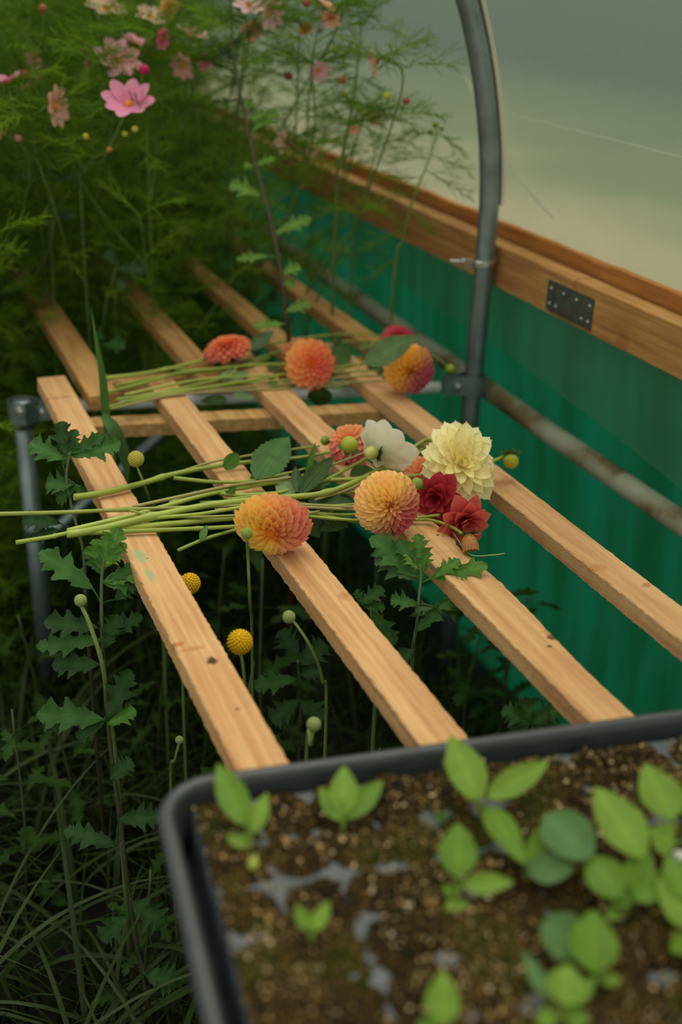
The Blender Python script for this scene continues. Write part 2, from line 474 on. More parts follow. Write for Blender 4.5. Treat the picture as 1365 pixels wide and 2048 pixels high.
# hoop, its tape, clip and collar
hoop = thing('tunnel_hoop', 'curved galvanised steel tunnel hoop standing against the timber rail', 'hoop', (HX, HY, 0))
hb = MB(); tube(hb, hoop_line, .0182, 20)
build('pipe', hb, M_galv, hoop)
tb = MB(); tp = []
for q in hoop_line:
    if q.z > 1.03: tp.append(q)
def tape_pts(o):
    out = []
    for i, q in enumerate(tp):
        a = tp[max(0, i - 1)]; b = tp[min(len(tp) - 1, i + 1)]
        t = (b - a).normalized(); n = Vector((t.z, 0, -t.x)); out.append(q + n * o)
    return out
tq = smoothpath(tape_pts(.0222), 2)
prev = None
vs = []; fs = []
for i, q in enumerate(tq):
    for s in (-1, -.5, 0, .5, 1):
        vs.append(q + Vector((-.0045 * abs(s) ** 2, .0125 * s, 0)))
    for s in (1, .5, 0, -.5, -1):
        vs.append(q + Vector((.008 - .0045 * abs(s) ** 2, .0125 * s, 0)))
for i in range(len(tq) - 1):
    for k in range(10):
        k2 = (k + 1) % 10; fs.append((i * 10 + k, i * 10 + k2, (i + 1) * 10 + k2, (i + 1) * 10 + k))
fs.append(tuple(range(10)))
tb.add(vs, fs); build('tape', tb, M_tape, hoop)
# fold of loose film leaving the hoop
cm = MB(); cp = smoothpath([atx(1000, 150, 1.118), atx(1030, 270, 1.118), atx(1072, 370, 1.118), atx(1118, 440, 1.120)], 10)
cp = [Vector((film_x(p.z) - .003, p.y, p.z)) for p in cp]
vs = []; fs = []
for i, p in enumerate(cp):
    t = i / (len(cp) - 1); ww = .017 * (1 - .6 * t)
    for s in (-1, 0, 1):
        vs.append(p + Vector((-.006 * (1 - abs(s)), ww * s, ww * s * .3)))
for i in range(len(cp) - 1):
    for k in range(2): fs.append((i * 3 + k, i * 3 + k + 1, i * 3 + k + 4, i * 3 + k + 3))
cm.add(vs, fs); build('fold', cm, M_crease, wall)
cm = MB(); vs = []; fs = []
for i in range(31):
    t = i / 30; p = atx(lerp(1036, 1420, t), lerp(222, 316, t), 1.10)
    zz = p.z; xx = film_x(zz) - .002
    for s in (-1, 0, 1): vs.append(Vector((xx - .002 * (1 - abs(s)), p.y, zz + s * .0014)))
for i in range(30):
    for k in range(2): fs.append((i * 3 + k, i * 3 + k + 1, i * 3 + k + 4, i * 3 + k + 3))
cm.add(vs, fs); build('fold', cm, M_crease, wall)

# band clip holding the rail to the hoop
cb = MB(); cc = Vector((HX, HY, .932))
ring = []
for k in range(25):
    a = 2 * math.pi * k / 24
    ring.append(cc + Vector((.0198 * math.cos(a), .0198 * math.sin(a), .004 * math.cos(a + .6))))
for i in range(24):
    p, q = ring[i], ring[i + 1]
    up = Vector((0, 0, .0045))
    o = (p - cc).normalized() * .002
    cb.add([p - up, q - up, q + up, p + up, p - up + o, q - up + o, q + up + o, p + up + o], [(4, 5, 6, 7), (0, 4, 7, 3), (7, 6, 2, 3), (0, 1, 5, 4)])
clip = build('band_clip', cb, M_zinc, hoop, smooth=False)
eb = MB()
pA = aty(938, 524, HY - .018); pB = aty(900, 522, HY - .02)
box = MB(); box_mb(-.011, .011, -.004, .004, -.005, .005, box)
d = (pB - pA).normalized()
Mx = Matrix((d, Vector((0, 1, 0)), d.cross(Vector((0, 1, 0))))).transposed().to_4x4()
eb.merge(box, Matrix.Translation(pA.lerp(pB, .1)) @ Mx)
box2 = MB(); box_mb(-.009, .009, -.003, .003, -.0035, .0035, box2)
eb.merge(box2, Matrix.Translation(pA.lerp(pB, .1) + Vector((0.002, 0, -.011))) @ Mx)
build('ear', eb, M_zinc, clip, smooth=False)
bb = MB(); tube(bb, [pA.lerp(pB, .2), pB], .0026, 8); ellipsoid(bb, pA.lerp(pB, .35) + Vector((0, -.003, .001)), .0062, d, .004, 6, 4)
build('bolt', bb, M_zinc, clip, smooth=False)
# wire pin wedge on right
wb = MB(); pC = aty(995, 529, HY - .017)
tube(wb, [pA.lerp(pC, .25), pC], lambda t: .0034 * (1 - .75 * t), 8); build('tail', wb, M_zinc, clip)

# ground tube lying along the wall
def pipe_center(px, py): return atx(px, py, 1.12)
pp = [Vector((1.108, -.3, .655)), Vector((1.108, 1.2, .6595)), Vector((1.108, 1.83, .6685)), Vector((1.106, 2.4, .680)), Vector((1.104, 3.4, .70)), Vector((1.1, 6, .74))]
pb = MB(); P = smoothpath(pp, 24)
P = [p + Vector((0, 0, .001 * noise.noise(p * 8))) for p in P]
tube(pb, P, .0195, 22)
def pipe_mat():
    m, nt, out = newmat('muddy_sleeve'); L = nt.links.new
    p = N(nt, 'ShaderNodeBsdfPrincipled', i_Roughness=.55)
    tc = N(nt, 'ShaderNodeTexCoord')
    wv = N(nt, 'ShaderNodeTexWave', wave_type='BANDS', bands_direction='DIAGONAL', i_Scale=1.9, i_Distortion=12.0, i_Detail=4.0)
    L(tc.outputs['Object'], wv.inputs['Vector'])
    n = N(nt, 'ShaderNodeTexNoise', i_Scale=14.0, i_Detail=6.0); L(tc.outputs['Object'], n.inputs['Vector'])
    ad = N(nt, 'ShaderNodeMath', operation='MULTIPLY_ADD', i_1=.75); L(n.outputs[0], ad.inputs[0])
    ml = N(nt, 'ShaderNodeMath', operation='MULTIPLY', i_1=.26); L(wv.outputs[1], ml.inputs[0]); L(ml.outputs[0], ad.inputs[2])
    cr = N(nt, 'ShaderNodeValToRGB'); e = cr.color_ramp.elements
    e[0].position = .22; e[0].color = rgba(srgb(64, 66, 52)); e[1].position = .62; e[1].color = rgba(srgb(168, 168, 150))
    x = e.new(.36); x.color = rgba(srgb(118, 100, 68)); x = e.new(.45); x.color = rgba(srgb(150, 146, 126))
    L(ad.outputs[0], cr.inputs[0]); L(cr.outputs[0], p.inputs['Base Color'])
    b = N(nt, 'ShaderNodeBump', i_Strength=.35, i_Distance=.004); L(ad.outputs[0], b.inputs['Height']); L(b.outputs[0], p.inputs['Normal'])
    L(p.outputs[0], out.inputs[0]); return m
side_pipe = build('side_pipe', pb, pipe_mat(), loc=(1.108, 1.8, .66))
tag(side_pipe, 'weathered grey pipe running along the wall below the timber rail', 'pipe')

# green windbreak netting behind, with folds
def net_mat():
    m, nt, out = newmat('green_netting'); L = nt.links.new
    tc = N(nt, 'ShaderNodeTexCoord')
    mp = N(nt, 'ShaderNodeMapping'); mp.inputs['Scale'].default_value = (1, 2.5, .5); L(tc.outputs['Object'], mp.inputs[0])
    n = N(nt, 'ShaderNodeTexNoise', i_Scale=5.0, i_Detail=4.0); L(mp.outputs[0], n.inputs['Vector'])
    wv = N(nt, 'ShaderNodeTexWave', wave_type='BANDS', bands_direction='Z', i_Scale=90.0, i_Distortion=.4); L(tc.outputs['Object'], wv.inputs['Vector'])
    wv2 = N(nt, 'ShaderNodeTexWave', wave_type='BANDS', bands_direction='Y', i_Scale=60.0, i_Distortion=.3); L(tc.outputs['Object'], wv2.inputs['Vector'])
    cr = N(nt, 'ShaderNodeValToRGB'); e = cr.color_ramp.elements
    e[0].position = .35; e[0].color = (.001, .046, .022, 1); e[1].position = .7; e[1].color = (.002, .115, .078, 1)
    L(n.outputs[0], cr.inputs[0])
    d = N(nt, 'ShaderNodeBsdfDiffuse'); t = N(nt, 'ShaderNodeBsdfTranslucent')
    L(cr.outputs[0], d.inputs[0]); L(cr.outputs[0], t.inputs[0])
    a = N(nt, 'ShaderNodeMixShader', i_0=.6); L(d.outputs[0], a.inputs[1]); L(t.outputs[0], a.inputs[2])
    tp = N(nt, 'ShaderNodeBsdfTransparent'); tp.inputs[0].default_value = (.04, .42, .28, 1)
    mm = N(nt, 'ShaderNodeMath', operation='MULTIPLY'); L(wv.outputs[1], mm.inputs[0]); L(wv2.outputs[1], mm.inputs[1])
    fr = N(nt, 'ShaderNodeMapRange'); fr.inputs[3].default_value = .06; fr.inputs[4].default_value = .34; L(mm.outputs[0], fr.inputs[0])
    b = N(nt, 'ShaderNodeMixShader'); L(fr.outputs[0], b.inputs[0]); L(a.outputs[0], b.inputs[1]); L(tp.outputs[0], b.inputs[2])
    L(b.outputs[0], out.inputs[0]); return m
netp = [(1.148 + .012 * math.sin(z * 5), z) for z in [i / 16 * .93 for i in range(17)]]
nb = MB(); vs = []; fs = []; NY = 160
for i in range(NY + 1):
    y = lerp(-.5, 7.5, i / NY)
    for (x, z) in netp:
        vs.append(Vector((x + .012 * noise.noise(Vector((0, y * 3.5, z * 1.6))) + .02 * (1 - z), y, z)))
n = len(netp)
for i in range(NY):
    for j in range(n - 1):
        a = i * n + j; fs.append((a, a + 1, a + n + 1, a + n))
nb.add(vs, fs)
net = build('windbreak_netting', nb, net_mat(), loc=(1.15, 2, 0))
tag(net, 'green windbreak netting stretched below the timber rail down to the ground', 'netting')
# loose polythene skirt hanging inside it
sp = MB(); vs = []; fs = []
for i in range(121):
    y = lerp(-.4, 7, i / 120)
    zb = .752 - (1.787 - y) * .092 if y < 1.8 else .752 + (y - 1.8) * .02
    zb += .006 * noise.noise(Vector((y * 4, 0, 0)))
    for j in range(6):
        t = j / 5
        z = lerp(.90, zb, t)
        vs.append(Vector((1.128 - .002 * t + .004 * noise.noise(Vector((t * 2, y * 3, 7))), y, z)))
for i in range(120):
    for j in range(5):
        a = i * 6 + j; fs.append((a, a + 1, a + 7, a + 6))
sp.add(vs, fs)
skirt = build('polythene_skirt', sp, M_skirt, loc=(1.128, 1.8, .9))
tag(skirt, 'strip of loose clear polythene hanging from the rail over green netting', 'plastic sheet')

# ------------------------------------------------------------------ bench
LX, LY = .2195, 1.911
stand = thing('bench_frame', 'galvanised tube frame with clamps and diagonal brace carrying the slats', 'frame', (LX, LY, 0))
b = MB(); tube(b, [Vector((LX, LY, 0)), Vector((LX, LY, .3)), Vector((LX, LY, .663))], .0165, 18)
post = build('post', b, M_galv, stand)
b = MB(); tube(b, [Vector((LX, LY, .43)), Vector((LX, LY, .47))], .0185, 18); build('collar', b, M_galv, post)
# crossing tube between the two clamps
TL = atz(80, 814, .684); TR = atz(880, 775, .690)
b = MB(); tube(b, [TL, TL.lerp(TR, .5), TR], .0115, 16)
build('cross_tube', b, plain('pale_tube', (.70, .72, .72), rough=.4, metal=.0, var=.1), stand)
def clamp(cx, cy, z, toward, name):
    """flat plate clamp wrapping a vertical post and reaching along 'toward'"""
    d = toward.normalized(); s = Vector((-d.y, d.x, 0)); mb = MB()
    c = Vector((cx, cy, z))
    vs = []; fs = []
    rr = .0215; hh = .0195; th = .0025
    prof = []
    L = .062
    for side in (1, -1):
        pass
    # U profile in plan
    for k in range(13):
        a = math.pi / 2 + math.pi * k / 12
        prof.append((rr * math.cos(a), rr * math.sin(a)))
    prof = [(L, .006), (L * .45, .006), (.018, .0115), (.006, rr)] + prof + [(.006, -rr), (.018, -.0115), (L * .45, -.006), (L, -.006)]
    m = len(prof)
    for i, (u, v) in enumerate(prof):
        n = Vector((u, v, 0)); nrm = (d * u * .6 + s * v); nrm = nrm.normalized() * th
        base = c + d * u + s * v
        e = .0015 if u > L * .9 else 0
        vs += [base - Z3 * (hh - e), base + Z3 * (hh - e), base + nrm + Z3 * (hh - e), base + nrm - Z3 * (hh - e)]
    for i in range(m - 1):
        for k in range(4):
            k2 = (k + 1) % 4; fs.append((i * 4 + k, i * 4 + k2, (i + 1) * 4 + k2, (i + 1) * 4 + k))
    fs.append((3, 2, 1, 0)); fs.append(tuple((m - 1) * 4 + k for k in range(4)))
    mb.add(vs, fs)
    o = build('clamp', mb, M_galv, stand, smooth=False)
    bm_ = MB(); q = c + d * .036
    side = s if s.dot(FW) < 0 else -s
    tube(bm_, [q - side * .012, q + side * .012], .0032, 8); tube(bm_, [q + side * .0075, q + side * .0125], .0068, 6)
    ellipsoid(bm_, q + side * .0135, .0048, side, .003, 8, 5)
    build('bolt', bm_, M_zinc, o, smooth=False)
    return o
clamp(LX, LY, .686, (TR - TL), 'left')
clamp(HX, HY, .694, Vector((-1, .10, 0)), 'right')
# flattened cap on the left post
b = MB(); tube(b, [Vector((LX, LY, .655)), Vector((LX, LY, .668)), Vector((LX, LY, .701)), Vector((LX, LY, .706))], lambda t: .0185 if t < .9 else .015, 18)
build('post_cap', b, M_galv, stand)
q_ = aty(40, 820, LY - .0245)
b = MB(); tube(b, [q_ + Vector((0, .006, 0)), q_ + Vector((0, -.002, 0))], .0095, 16); tube(b, [q_ + Vector((0, -.002, 0)), q_ + Vector((0, -.006, 0))], .006, 6); ellipsoid(b, q_ + Vector((0, -.008, 0)), .0034, Vector((0, 1, 0)), .004, 8, 6)
build('bolt', b, M_zinc, stand, smooth=False)
# brace
B0 = Vector((LX, LY + .0, .43)) ; B1 = TL.lerp(TR, .33)
e0 = aty(120, 1052, LY - .02); e1 = atd(322, 868, depth(B1) - .01)
b = MB(); tube(b, [Vector((LX + .004, LY - .02, e0.z - .01)), e0, e1, B1 + Vector((0, -.012, -.012))], .0115, 14)
build('brace', b, M_galv, stand)

# slats
S1c, S2c, S3c, S4c = .2725, .4480, .6260, .8080
dark = srgb(52, 36, 26)
SP = [
 (atz(425, 1321, H), (.0065, .0085, .01), dark, .95),
 (atz(350, 1290, H), (.012, .006, .01), srgb(168, 98, 48), .8),
 (atz(385, 1298, H), (.016, .005, .01), srgb(176, 116, 62), .6),
 (atz(475, 1418, H), (.003, .003, .01), srgb(120, 76, 40), .8),
 (atz(1104, 1275, H), (.006, .006, .01), dark, .95),
 (atz(1100, 1293, H), (.0035, .0035, .01), dark, .9),
 (atz(1106, 1268, H), (.012, .012, .01), srgb(150, 100, 56), .5),
 (atz(876, 1070, H), (.003, .002, .01), dark, .9),
 (atz(868, 1058, H), (.018, .014, .01), srgb(196, 140, 78), .6),
 (atz(690, 1192, H), (.01, .01, .01), srgb(178, 122, 66), .6),
 (atz(1010, 965, H), (.022, .012, .01), srgb(170, 110, 56), .55),
 (atz(1195, 1135, H), (.014, .012, .01), srgb(184, 124, 66), .6),
 (atz(1295, 1170, H), (.008, .006, .01), srgb(160, 104, 56), .7),
 (atz(205, 905, H), (.02, .005, .01), srgb(150, 102, 58), .6),
 (atz(118, 795, H), (.034, .0035, .01), srgb(140, 92, 50), .7),
 (atz(240, 988, H), (.03, .02, .01), srgb(190, 134, 78), .5),
 (atz(282, 1112, H), (.009, .024, .01), srgb(150, 176, 128), .75),
 (atz(300, 1150, H), (.006, .022, .01), srgb(140, 172, 126), .7),
 (atz(868, 1108, H), (.05, .004, .01), srgb(190, 138, 82), .3),
]
M_slat = wood('slat_timber', srgb(222, 178, 126), srgb(176, 120, 74), SP, ring=1.0, rough_bump=.18)
bench = thing('slatted_panel', 'front slatted softwood bench panel carrying the seed tray and nearer dahlias', 'bench', (.54, 1.1, H - .025))
YN = .25
def s3edge(k, y):
    # waney, splintered far edge of the third slat
    if k in (3, 4):
        a = .0
        if 1.08 < y < 1.62: a = .0045 * max(0, noise.noise(Vector((y * 22, 0, 3)))) + .003 * math.sin((y - 1.05) * 20)
        if y < 1.10: a = .005 * math.sin(max(0, (1.10 - y)) * 14)
        return a if k == 3 else a * .8 - (.004 if .98 < y < 1.12 else 0)
    return 0
def s2edge(k, y):
    if k in (2, 3): return .0035 * max(0, noise.noise(Vector((y * 12, 5, 1)))) if y < 1.5 else 0
    return 0
t0 = H - .025
slat_specs = [(S1c, .0245, atz(107, 753, H).y, .12, None, 11), (S2c, .0245, atz(320, 758, H).y, .45, s2edge, 12),
              (S3c, .0265, 1.96, .7, s3edge, 13), (S4c, .0250, 1.935, .28, None, 14)]
slats = []
for (xc, hw, yf, rv, df, sd) in slat_specs:
    y1 = yf
    slats.append(build('slat', board_mb(xc - hw, xc + hw, YN, y1, t0, H, 260, rv, 1, jit=.00075, seed=sd, deform=df, bev=.0016), M_slat, bench, smooth=False))
# splinters on the third slat
for (yy, ln, out_, ww) in ((1.395, .05, .006, .0022), (1.345, .045, .007, .0024), (1.30, .035, .008, .0026), (1.44, .05, .004, .002)):
    xe = S3c + .0265
    a = Vector((xe - .003, yy, H - .0015)); c = Vector((xe + out_, yy - ln, H - .003))
    m = MB(); tube(m, [a + Vector((-.004, .01, -.002)), a, a.lerp(c, .6) + Vector((.001, 0, .001)), c], lambda t: ww * (1 - .9 * t), 5, c0=(.7, 0, 0)); build('splinter', m, M_slat, slats[2])
# crossbar under the slats
def xbar(A, B, wz, wy, z1, seed, rv):
    mb = MB(); d = (B - A); L = d.length; d.normalize(); s = Vector((-d.y, d.x, 0)); r = random.Random(seed)
    n = 60; vs = []; fs = []; cs = []
    for i in range(n + 1):
        p = A + d * (L * i / n)
        for (u, v) in ((0, -wz), (wy, -wz), (wy, 0), (0, 0)):
            vs.append(Vector((p.x, p.y, z1 + v)) + s * (u + r.uniform(-.0005, .0005)) + Z3 * r.uniform(-.0004, .0004)); cs.append((rv, .4, 0))
    for i in range(n):
        for k in range(4):
            k2 = (k + 1) % 4; fs.append((i * 4 + k, (i + 1) * 4 + k, (i + 1) * 4 + k2, i * 4 + k2))
    fs.append((0, 1, 2, 3)); fs.append((n * 4 + 3, n * 4 + 2, n * 4 + 1, n * 4)); mb.add(vs, fs, cs); return mb
M_bar = wood('crossbar_timber', srgb(206, 166, 108), srgb(160, 112, 62), rough_bump=.3)
XA = atz(193, 853, t0 - .0005); XB = atz(756, 823, t0 - .0005)
dX = (XB - XA).normalized()
build('crossbar', xbar(XA - dX * .05, XB + dX * .06, .022, .042, t0 - .0005, 21, .3), M_bar, bench, smooth=False)
XC = Vector((.22, .50, 0))
build('crossbar', xbar(Vector((.24, .62, 0)), Vector((.86, .56, 0)), .022, .042, t0 - .0005, 22, .5), M_bar, bench, smooth=False)
# rear panel
M_slat2 = wood('rear_slat_timber', srgb(206, 160, 100), srgb(146, 96, 50), ring=1.0, rough_bump=.25)
rear = thing('slatted_panel', 'rear slatted softwood bench panel running back under the feathery plants', 'bench', (.6, 2.6, H - .025))
yb = atz(209, 790, H).y
for (pa, hw, y0, rv, sd) in (((209, 790), .026, yb, .6, 31), ((368, 693), .024, 1.80, .2, 32), ((520, 640), .024, 1.82, .8, 33), ((672, 632), .024, 1.84, .5, 34)):
    q = atz(pa[0], pa[1], H)
    if sd == 33: q.x = .735
    if sd == 34: q.x = .905
    build('slat', board_mb(q.x - hw, q.x + hw, y0, 3.7, t0, H, 120, rv, .6, jit=.0008, seed=sd), M_slat2, rear, smooth=False)
ya = atz(225, 766, t0); yc = atz(295, 760, t0)
dd = (yc - ya).normalized()
build('crossbar', xbar(ya - dd * .02, ya + dd * .58, .025, .03, t0 - .0005, 23, .7), M_slat2, rear, smooth=False)
build('crossbar', xbar(ya - dd * .02 + Vector((0, 1.3, 0)), ya + dd * .70 + Vector((0, 1.3, 0)), .025, .03, t0 - .0005, 24, .2), M_slat2, rear, smooth=False)
lg = MB()
for i, (x, y) in enumerate(((.36, 3.6), (.93, 3.55))):
    m = MB(); tube(m, [Vector((x, y, 0)), Vector((x, y, t0 - .026))], .016, 12); build('leg', m, M_galv, rear)

# ------------------------------------------------------------------ leaves and flowers
LEAF_D = (.030, .075, .008); LEAF_M = (.062, .155, .012); LEAF_L = (.10, .19, .05); PALE = (.19, .29, .12)
STEM_G = (.27, .34, .045); STEM_L = (.38, .46, .085); STEM_B = (.33, .29, .10); STEM_D = (.13, .20, .03)
NOISY = random.Random(77)

def blade(mb, base, tip, width, nrm, kind='ovate', col=LEAF_M, fold=.18, droop=.08, rows=None, petiole=0.0, wave=.04, seed=0, vein=1.25, back=None):
    """leaf from base to tip; nrm = upper side"""
    r = random.Random(seed)
    ax = tip - base; L = ax.length; ax.normalize()
    nrm = (nrm - ax * nrm.dot(ax)).normalized(); sd = ax.cross(nrm)
    rows = rows or {'ovate': 22, 'serrate': 48, 'lobed': 64, 'smooth': 16, 'round': 16}[kind]
    cols = 4 if kind != 'lobed' else 4
    vs = []; fs = []; cs = []
    ph = r.uniform(0, 6)
    nl = r.choice((2, 3)) if kind == 'lobed' else 0
    for i in range(rows + 1):
        t = i / rows
        for sgn in (-1, 1):
            if kind == 'ovate' or kind == 'smooth': wv = math.sin(math.pi * min(1, t ** .78 * .985 + .015)) ** .85
            elif kind == 'round': wv = math.sin(math.pi * min(1, t * .97 + .03)) ** .6
            elif kind == 'serrate':
                wv = math.sin(math.pi * min(1, t ** .72)) ** .9
                saw = (t * 13 + (.3 if sgn > 0 else 0)) % 1.0
                wv = wv * (1 - .16 * (saw)) 
            else:
                env = math.sin(math.pi * min(1, .06 + .94 * t ** .85)) ** .7
                if t < .18: env *= .25 + .75 * (t / .18)
                wv = 0
                for (ti, ai, hi) in ((.24, .60, .15), (.46, 1.0, .17), (.70, .84, .15), (.86, .46, .12)):
                    ti = ti + (.03 if sgn > 0 else 0) + .02 * math.sin(ph + ti * 9); q_ = (t - ti) / (hi if t < ti else hi * .8)
                    wv = max(wv, ai * max(0, 1 - abs(q_)) ** .75)
                env2 = .44 * math.sin(math.pi * min(1, .12 + .86 * t)) ** .5
                if t > .8: wv = max(wv, .55 * ((1 - t) / .2) ** .7)
                wv = max(wv, env2) * (1 - .16 * ((t * 15 + ph) % 1.0)) * (1 if t > .12 else .3 + 5.8 * t)
                if t == 1: wv = 0
            fw = .50 if kind == 'lobed' else (.10 if kind == 'serrate' else .04)
            for k2 in range(cols):
                q = (k2 / (cols - 1))
                lat = width * .5 * wv * q
                along = t * L + lat * fw * (1 - t * .3)
                z = fold * lat * q - fold * lat * .15
                z -= droop * L * (t * t) 
                z += wave * width * math.sin(t * 14 + ph + sgn) * q * q * .5
                p = base + ax * along + sd * (sgn * lat) + nrm * z
                vs.append(p)
                vv = vein if k2 == 0 else 1.0
                c = (col[0] * vv, col[1] * vv, col[2] * vv)
                cs.append(c)
    st = cols * 2
    for i in range(rows):
        for s in (0, 1):
            for k2 in range(cols - 1):
                a = i * st + s * cols + k2
                if s: fs.append((a, a + 1, a + st + 1, a + st))
                else: fs.append((a + 1, a, a + st, a + st + 1))
    mb.add(vs, fs, cs)
    # midrib and stalk
    path = [base - ax * petiole, base] if petiole else [base]
    for t in (.25, .5, .75, .93):
        path.append(base + ax * (t * L) - nrm * (droop * L * t * t + .0002))
    rr = max(.0006, L * .009)
    tube(mb, path, lambda t: rr * (1.3 - t), 5, c0=tuple(min(1, x * 1.5) for x in col), c1=tuple(min(1, x * 1.25) for x in col))

def lift(c): return tuple(max(0, x) ** .80 for x in c)
def petal(mb, base, d, et, up, L, W, cup=.45, curl=.15, sharp=False, cb=(1, 1, 1), ct=(1, 1, 1), rows=6, cols=4, notch=0.0, twist=0.0, edge=None):
    ts = [j / rows for j in range(rows + 1)]
    cb, ct = lift(cb), lift(ct); edge = lift(edge) if edge else None
    vs = []; fs = []; cs = []
    for t in ts:
        if sharp: pr = (math.sin(math.pi * min(1, .16 + .84 * t ** 1.15)) ** .55)
        else: pr = math.sin(math.pi * (.16 + .80 * t) ** 1.25) ** .6 if t < 1 else .28
        if sharp and t == 1: pr = .03
        for k in range(cols + 1):
            u = 2 * k / cols - 1
            lat = W * pr * u
            nt = notch * L * (abs(math.cos(u * 3.14 * 1.5))) if t > .99 else 0
            p = base + d * (L * t - nt - .05 * L * u * u * t) + et * lat + up * (cup * W * pr * u * u * (1 - .4 * t) - curl * L * t * t + twist * lat * t)
            vs.append(p)
            c = mix3(cb, ct, min(1, max(0, t)))
            if edge: c = mix3(c, edge, min(1, abs(u) ** 3 * .7 + (t ** 5) * .6))
            cs.append(c)
    n = cols + 1
    for j in range(rows):
        for k in range(cols):
            a = j * n + k; fs.append((a, a + 1, a + n + 1, a + n))
    mb.add(vs, fs, cs)

def basis(axis):
    a = axis.normalized(); A = a.orthogonal().normalized(); return a, A, a.cross(A)

GOLD = math.pi * (3 - math.sqrt(5))
def ball_head(mb, c, axis, R, n, colf, phimax=2.2, flat=.85, W=.17, cup=.75, seed=0, sharp=False, curl=.12, open_=.6, inner=.78, up=None):
    r = random.Random(seed)
    a, A, B = basis(axis)
    for i in range(n):
        s = (i + .5) / n
        phi = phimax * s ** open_
        th = GOLD * i + r.uniform(-.06, .06)
        rad = (A * math.cos(th) + B * math.sin(th))
        R_ = R * (inner + (1 - inner) * min(1, s * 1.5)) * r.uniform(.96, 1.03)
        d_t = a * math.cos(phi) * flat + rad * math.sin(phi)
        phb = phi * .72
        d_b = a * math.cos(phb) * flat + rad * math.sin(phb)
        base = c + d_b * (R_ * .42); tip = c + d_t * R_
        d = (tip - base); L = d.length; d.normalize()
        et = a.cross(rad).normalized()
        upv = d.cross(et).normalized()
        if upv.dot(a * math.sin(phi) - rad * math.cos(phi)) < 0: upv = -upv
        cb, ct, ed = colf(th, s, phi, r, tip - c)
        w = R * W * (.34 + .75 * min(1, s * 1.6))
        petal(mb, base, d, et, upv, L * (1.05), w * r.uniform(.92, 1.06), cup=cup, curl=curl * r.uniform(.6, 1.3), sharp=sharp, cb=cb, ct=ct, edge=ed, rows=6, cols=4)
    ellipsoid(mb, c, R * .36, a, R * .32, 10, 8, col=colf(0, .9, 2, r, -a)[0])

def mk_axis(dx, dy, ang):
    """towards the viewer, swung by ang degrees towards image direction (dx,dy)"""
    v = -FW; e = (IR * dx + IDN * dy).normalized()
    return (v * math.cos(math.radians(ang)) + e * math.sin(math.radians(ang))).normalized()

Y1 = srgb(252, 206, 110); AP = srgb(248, 176, 110); CO = srgb(232, 126, 88); PK = srgb(222, 98, 96); MG = srgb(188, 40, 78); OR = srgb(246, 142, 84)
CR = srgb(250, 240, 190); CRD = srgb(244, 226, 150); RD = srgb(196, 44, 56); DK = srgb(120, 24, 40)

def colf_dir(dirv, c_in, c_out, c_side, e=None, k=1.0, bias=0.0):
    dirv = dirv.normalized()
    def f(th, s, phi, r, v):
        w = v.normalized().dot(dirv) * k + bias
        w = max(0, min(1, .5 + .5 * w))
        base = mix3(c_in, c_out, min(1, max(0, s * 1.25 - .25)))
        tipc = mix3(base, c_side, w)
        j = r.uniform(-.06, .06)
        tipc = tuple(max(0, x * (1 + j)) for x in tipc)
        return tuple(x ** q for x, q in zip(mix3(tipc, c_in, .3), (1.1, 1.35, 1.5))), tipc, (mix3(tipc, e, .4) if e else None)
    return f

class Cut:
    """one cut dahlia stalk with everything that grows on it"""
    def __init__(s, label, base, group=None):
        s.root = thing('cut_dahlia', label, 'flower', base, group)
    def stem(s, pts, r0, r1=None, c0=STEM_G, c1=None, hollow=False, nodes=()):
        r1 = r1 or r0 * .7; mb = MB()
        P = smoothpath(pts, 7)
        def rad(t):
            r = lerp(r0, r1, t)
            for q in nodes: r += r0 * .38 * math.exp(-((t - q) / .012) ** 2)
            return r
        tube(mb, P, rad, 10, c0=c0, c1=c1 or c0, hollow=hollow)
        return build('stem', mb, M_stem, s.root)
    def leaf(s, b, t, w, nrm=None, kind='serrate', col=LEAF_M, **k):
        mb = MB(); blade(mb, b, t, w, nrm or (Z3 * .6 - FW * .6), kind, col, seed=NOISY.randint(0, 9999), **k)
        return build('leaf', mb, M_leafd, s.root)
    def head(s, mb):
        return build('flower_head', mb, M_petal, s.root)
    def bud(s, c, r, axis, col=srgb(120, 140, 36), col2=srgb(96, 128, 30), sep=6, sepc=LEAF_D, sl=1.3, elong=.95):
        mb = MB(); ellipsoid(mb, c, r, axis, r * elong, 16, 10, col=col2, col2=col, bump=.03)
        b = build('bud', mb, M_stem, s.root)
        m2 = MB(); a, A, B = basis(axis)
        for k in range(sep):
            th = 2 * math.pi * k / sep + .3
            rad = A * math.cos(th) + B * math.sin(th)
            d = (-a * .3 + rad).normalized()
            petal(m2, c - a * r * .95, d, a.cross(rad).normalized(), a, r * sl * 1.15, r * .40, cup=.3, curl=-.12, sharp=True, cb=sepc, ct=tuple(x * 1.5 for x in sepc), rows=5, cols=2)
        build('sepal', m2, M_stem, b)
        return b

def P(px, py, z=.006): return atz(px, py, H + z)
def PL(lst, z=.006):
    out = []
    for q in lst:
        out.append(P(q[0], q[1], q[2] if len(q) > 2 else z))
    return out

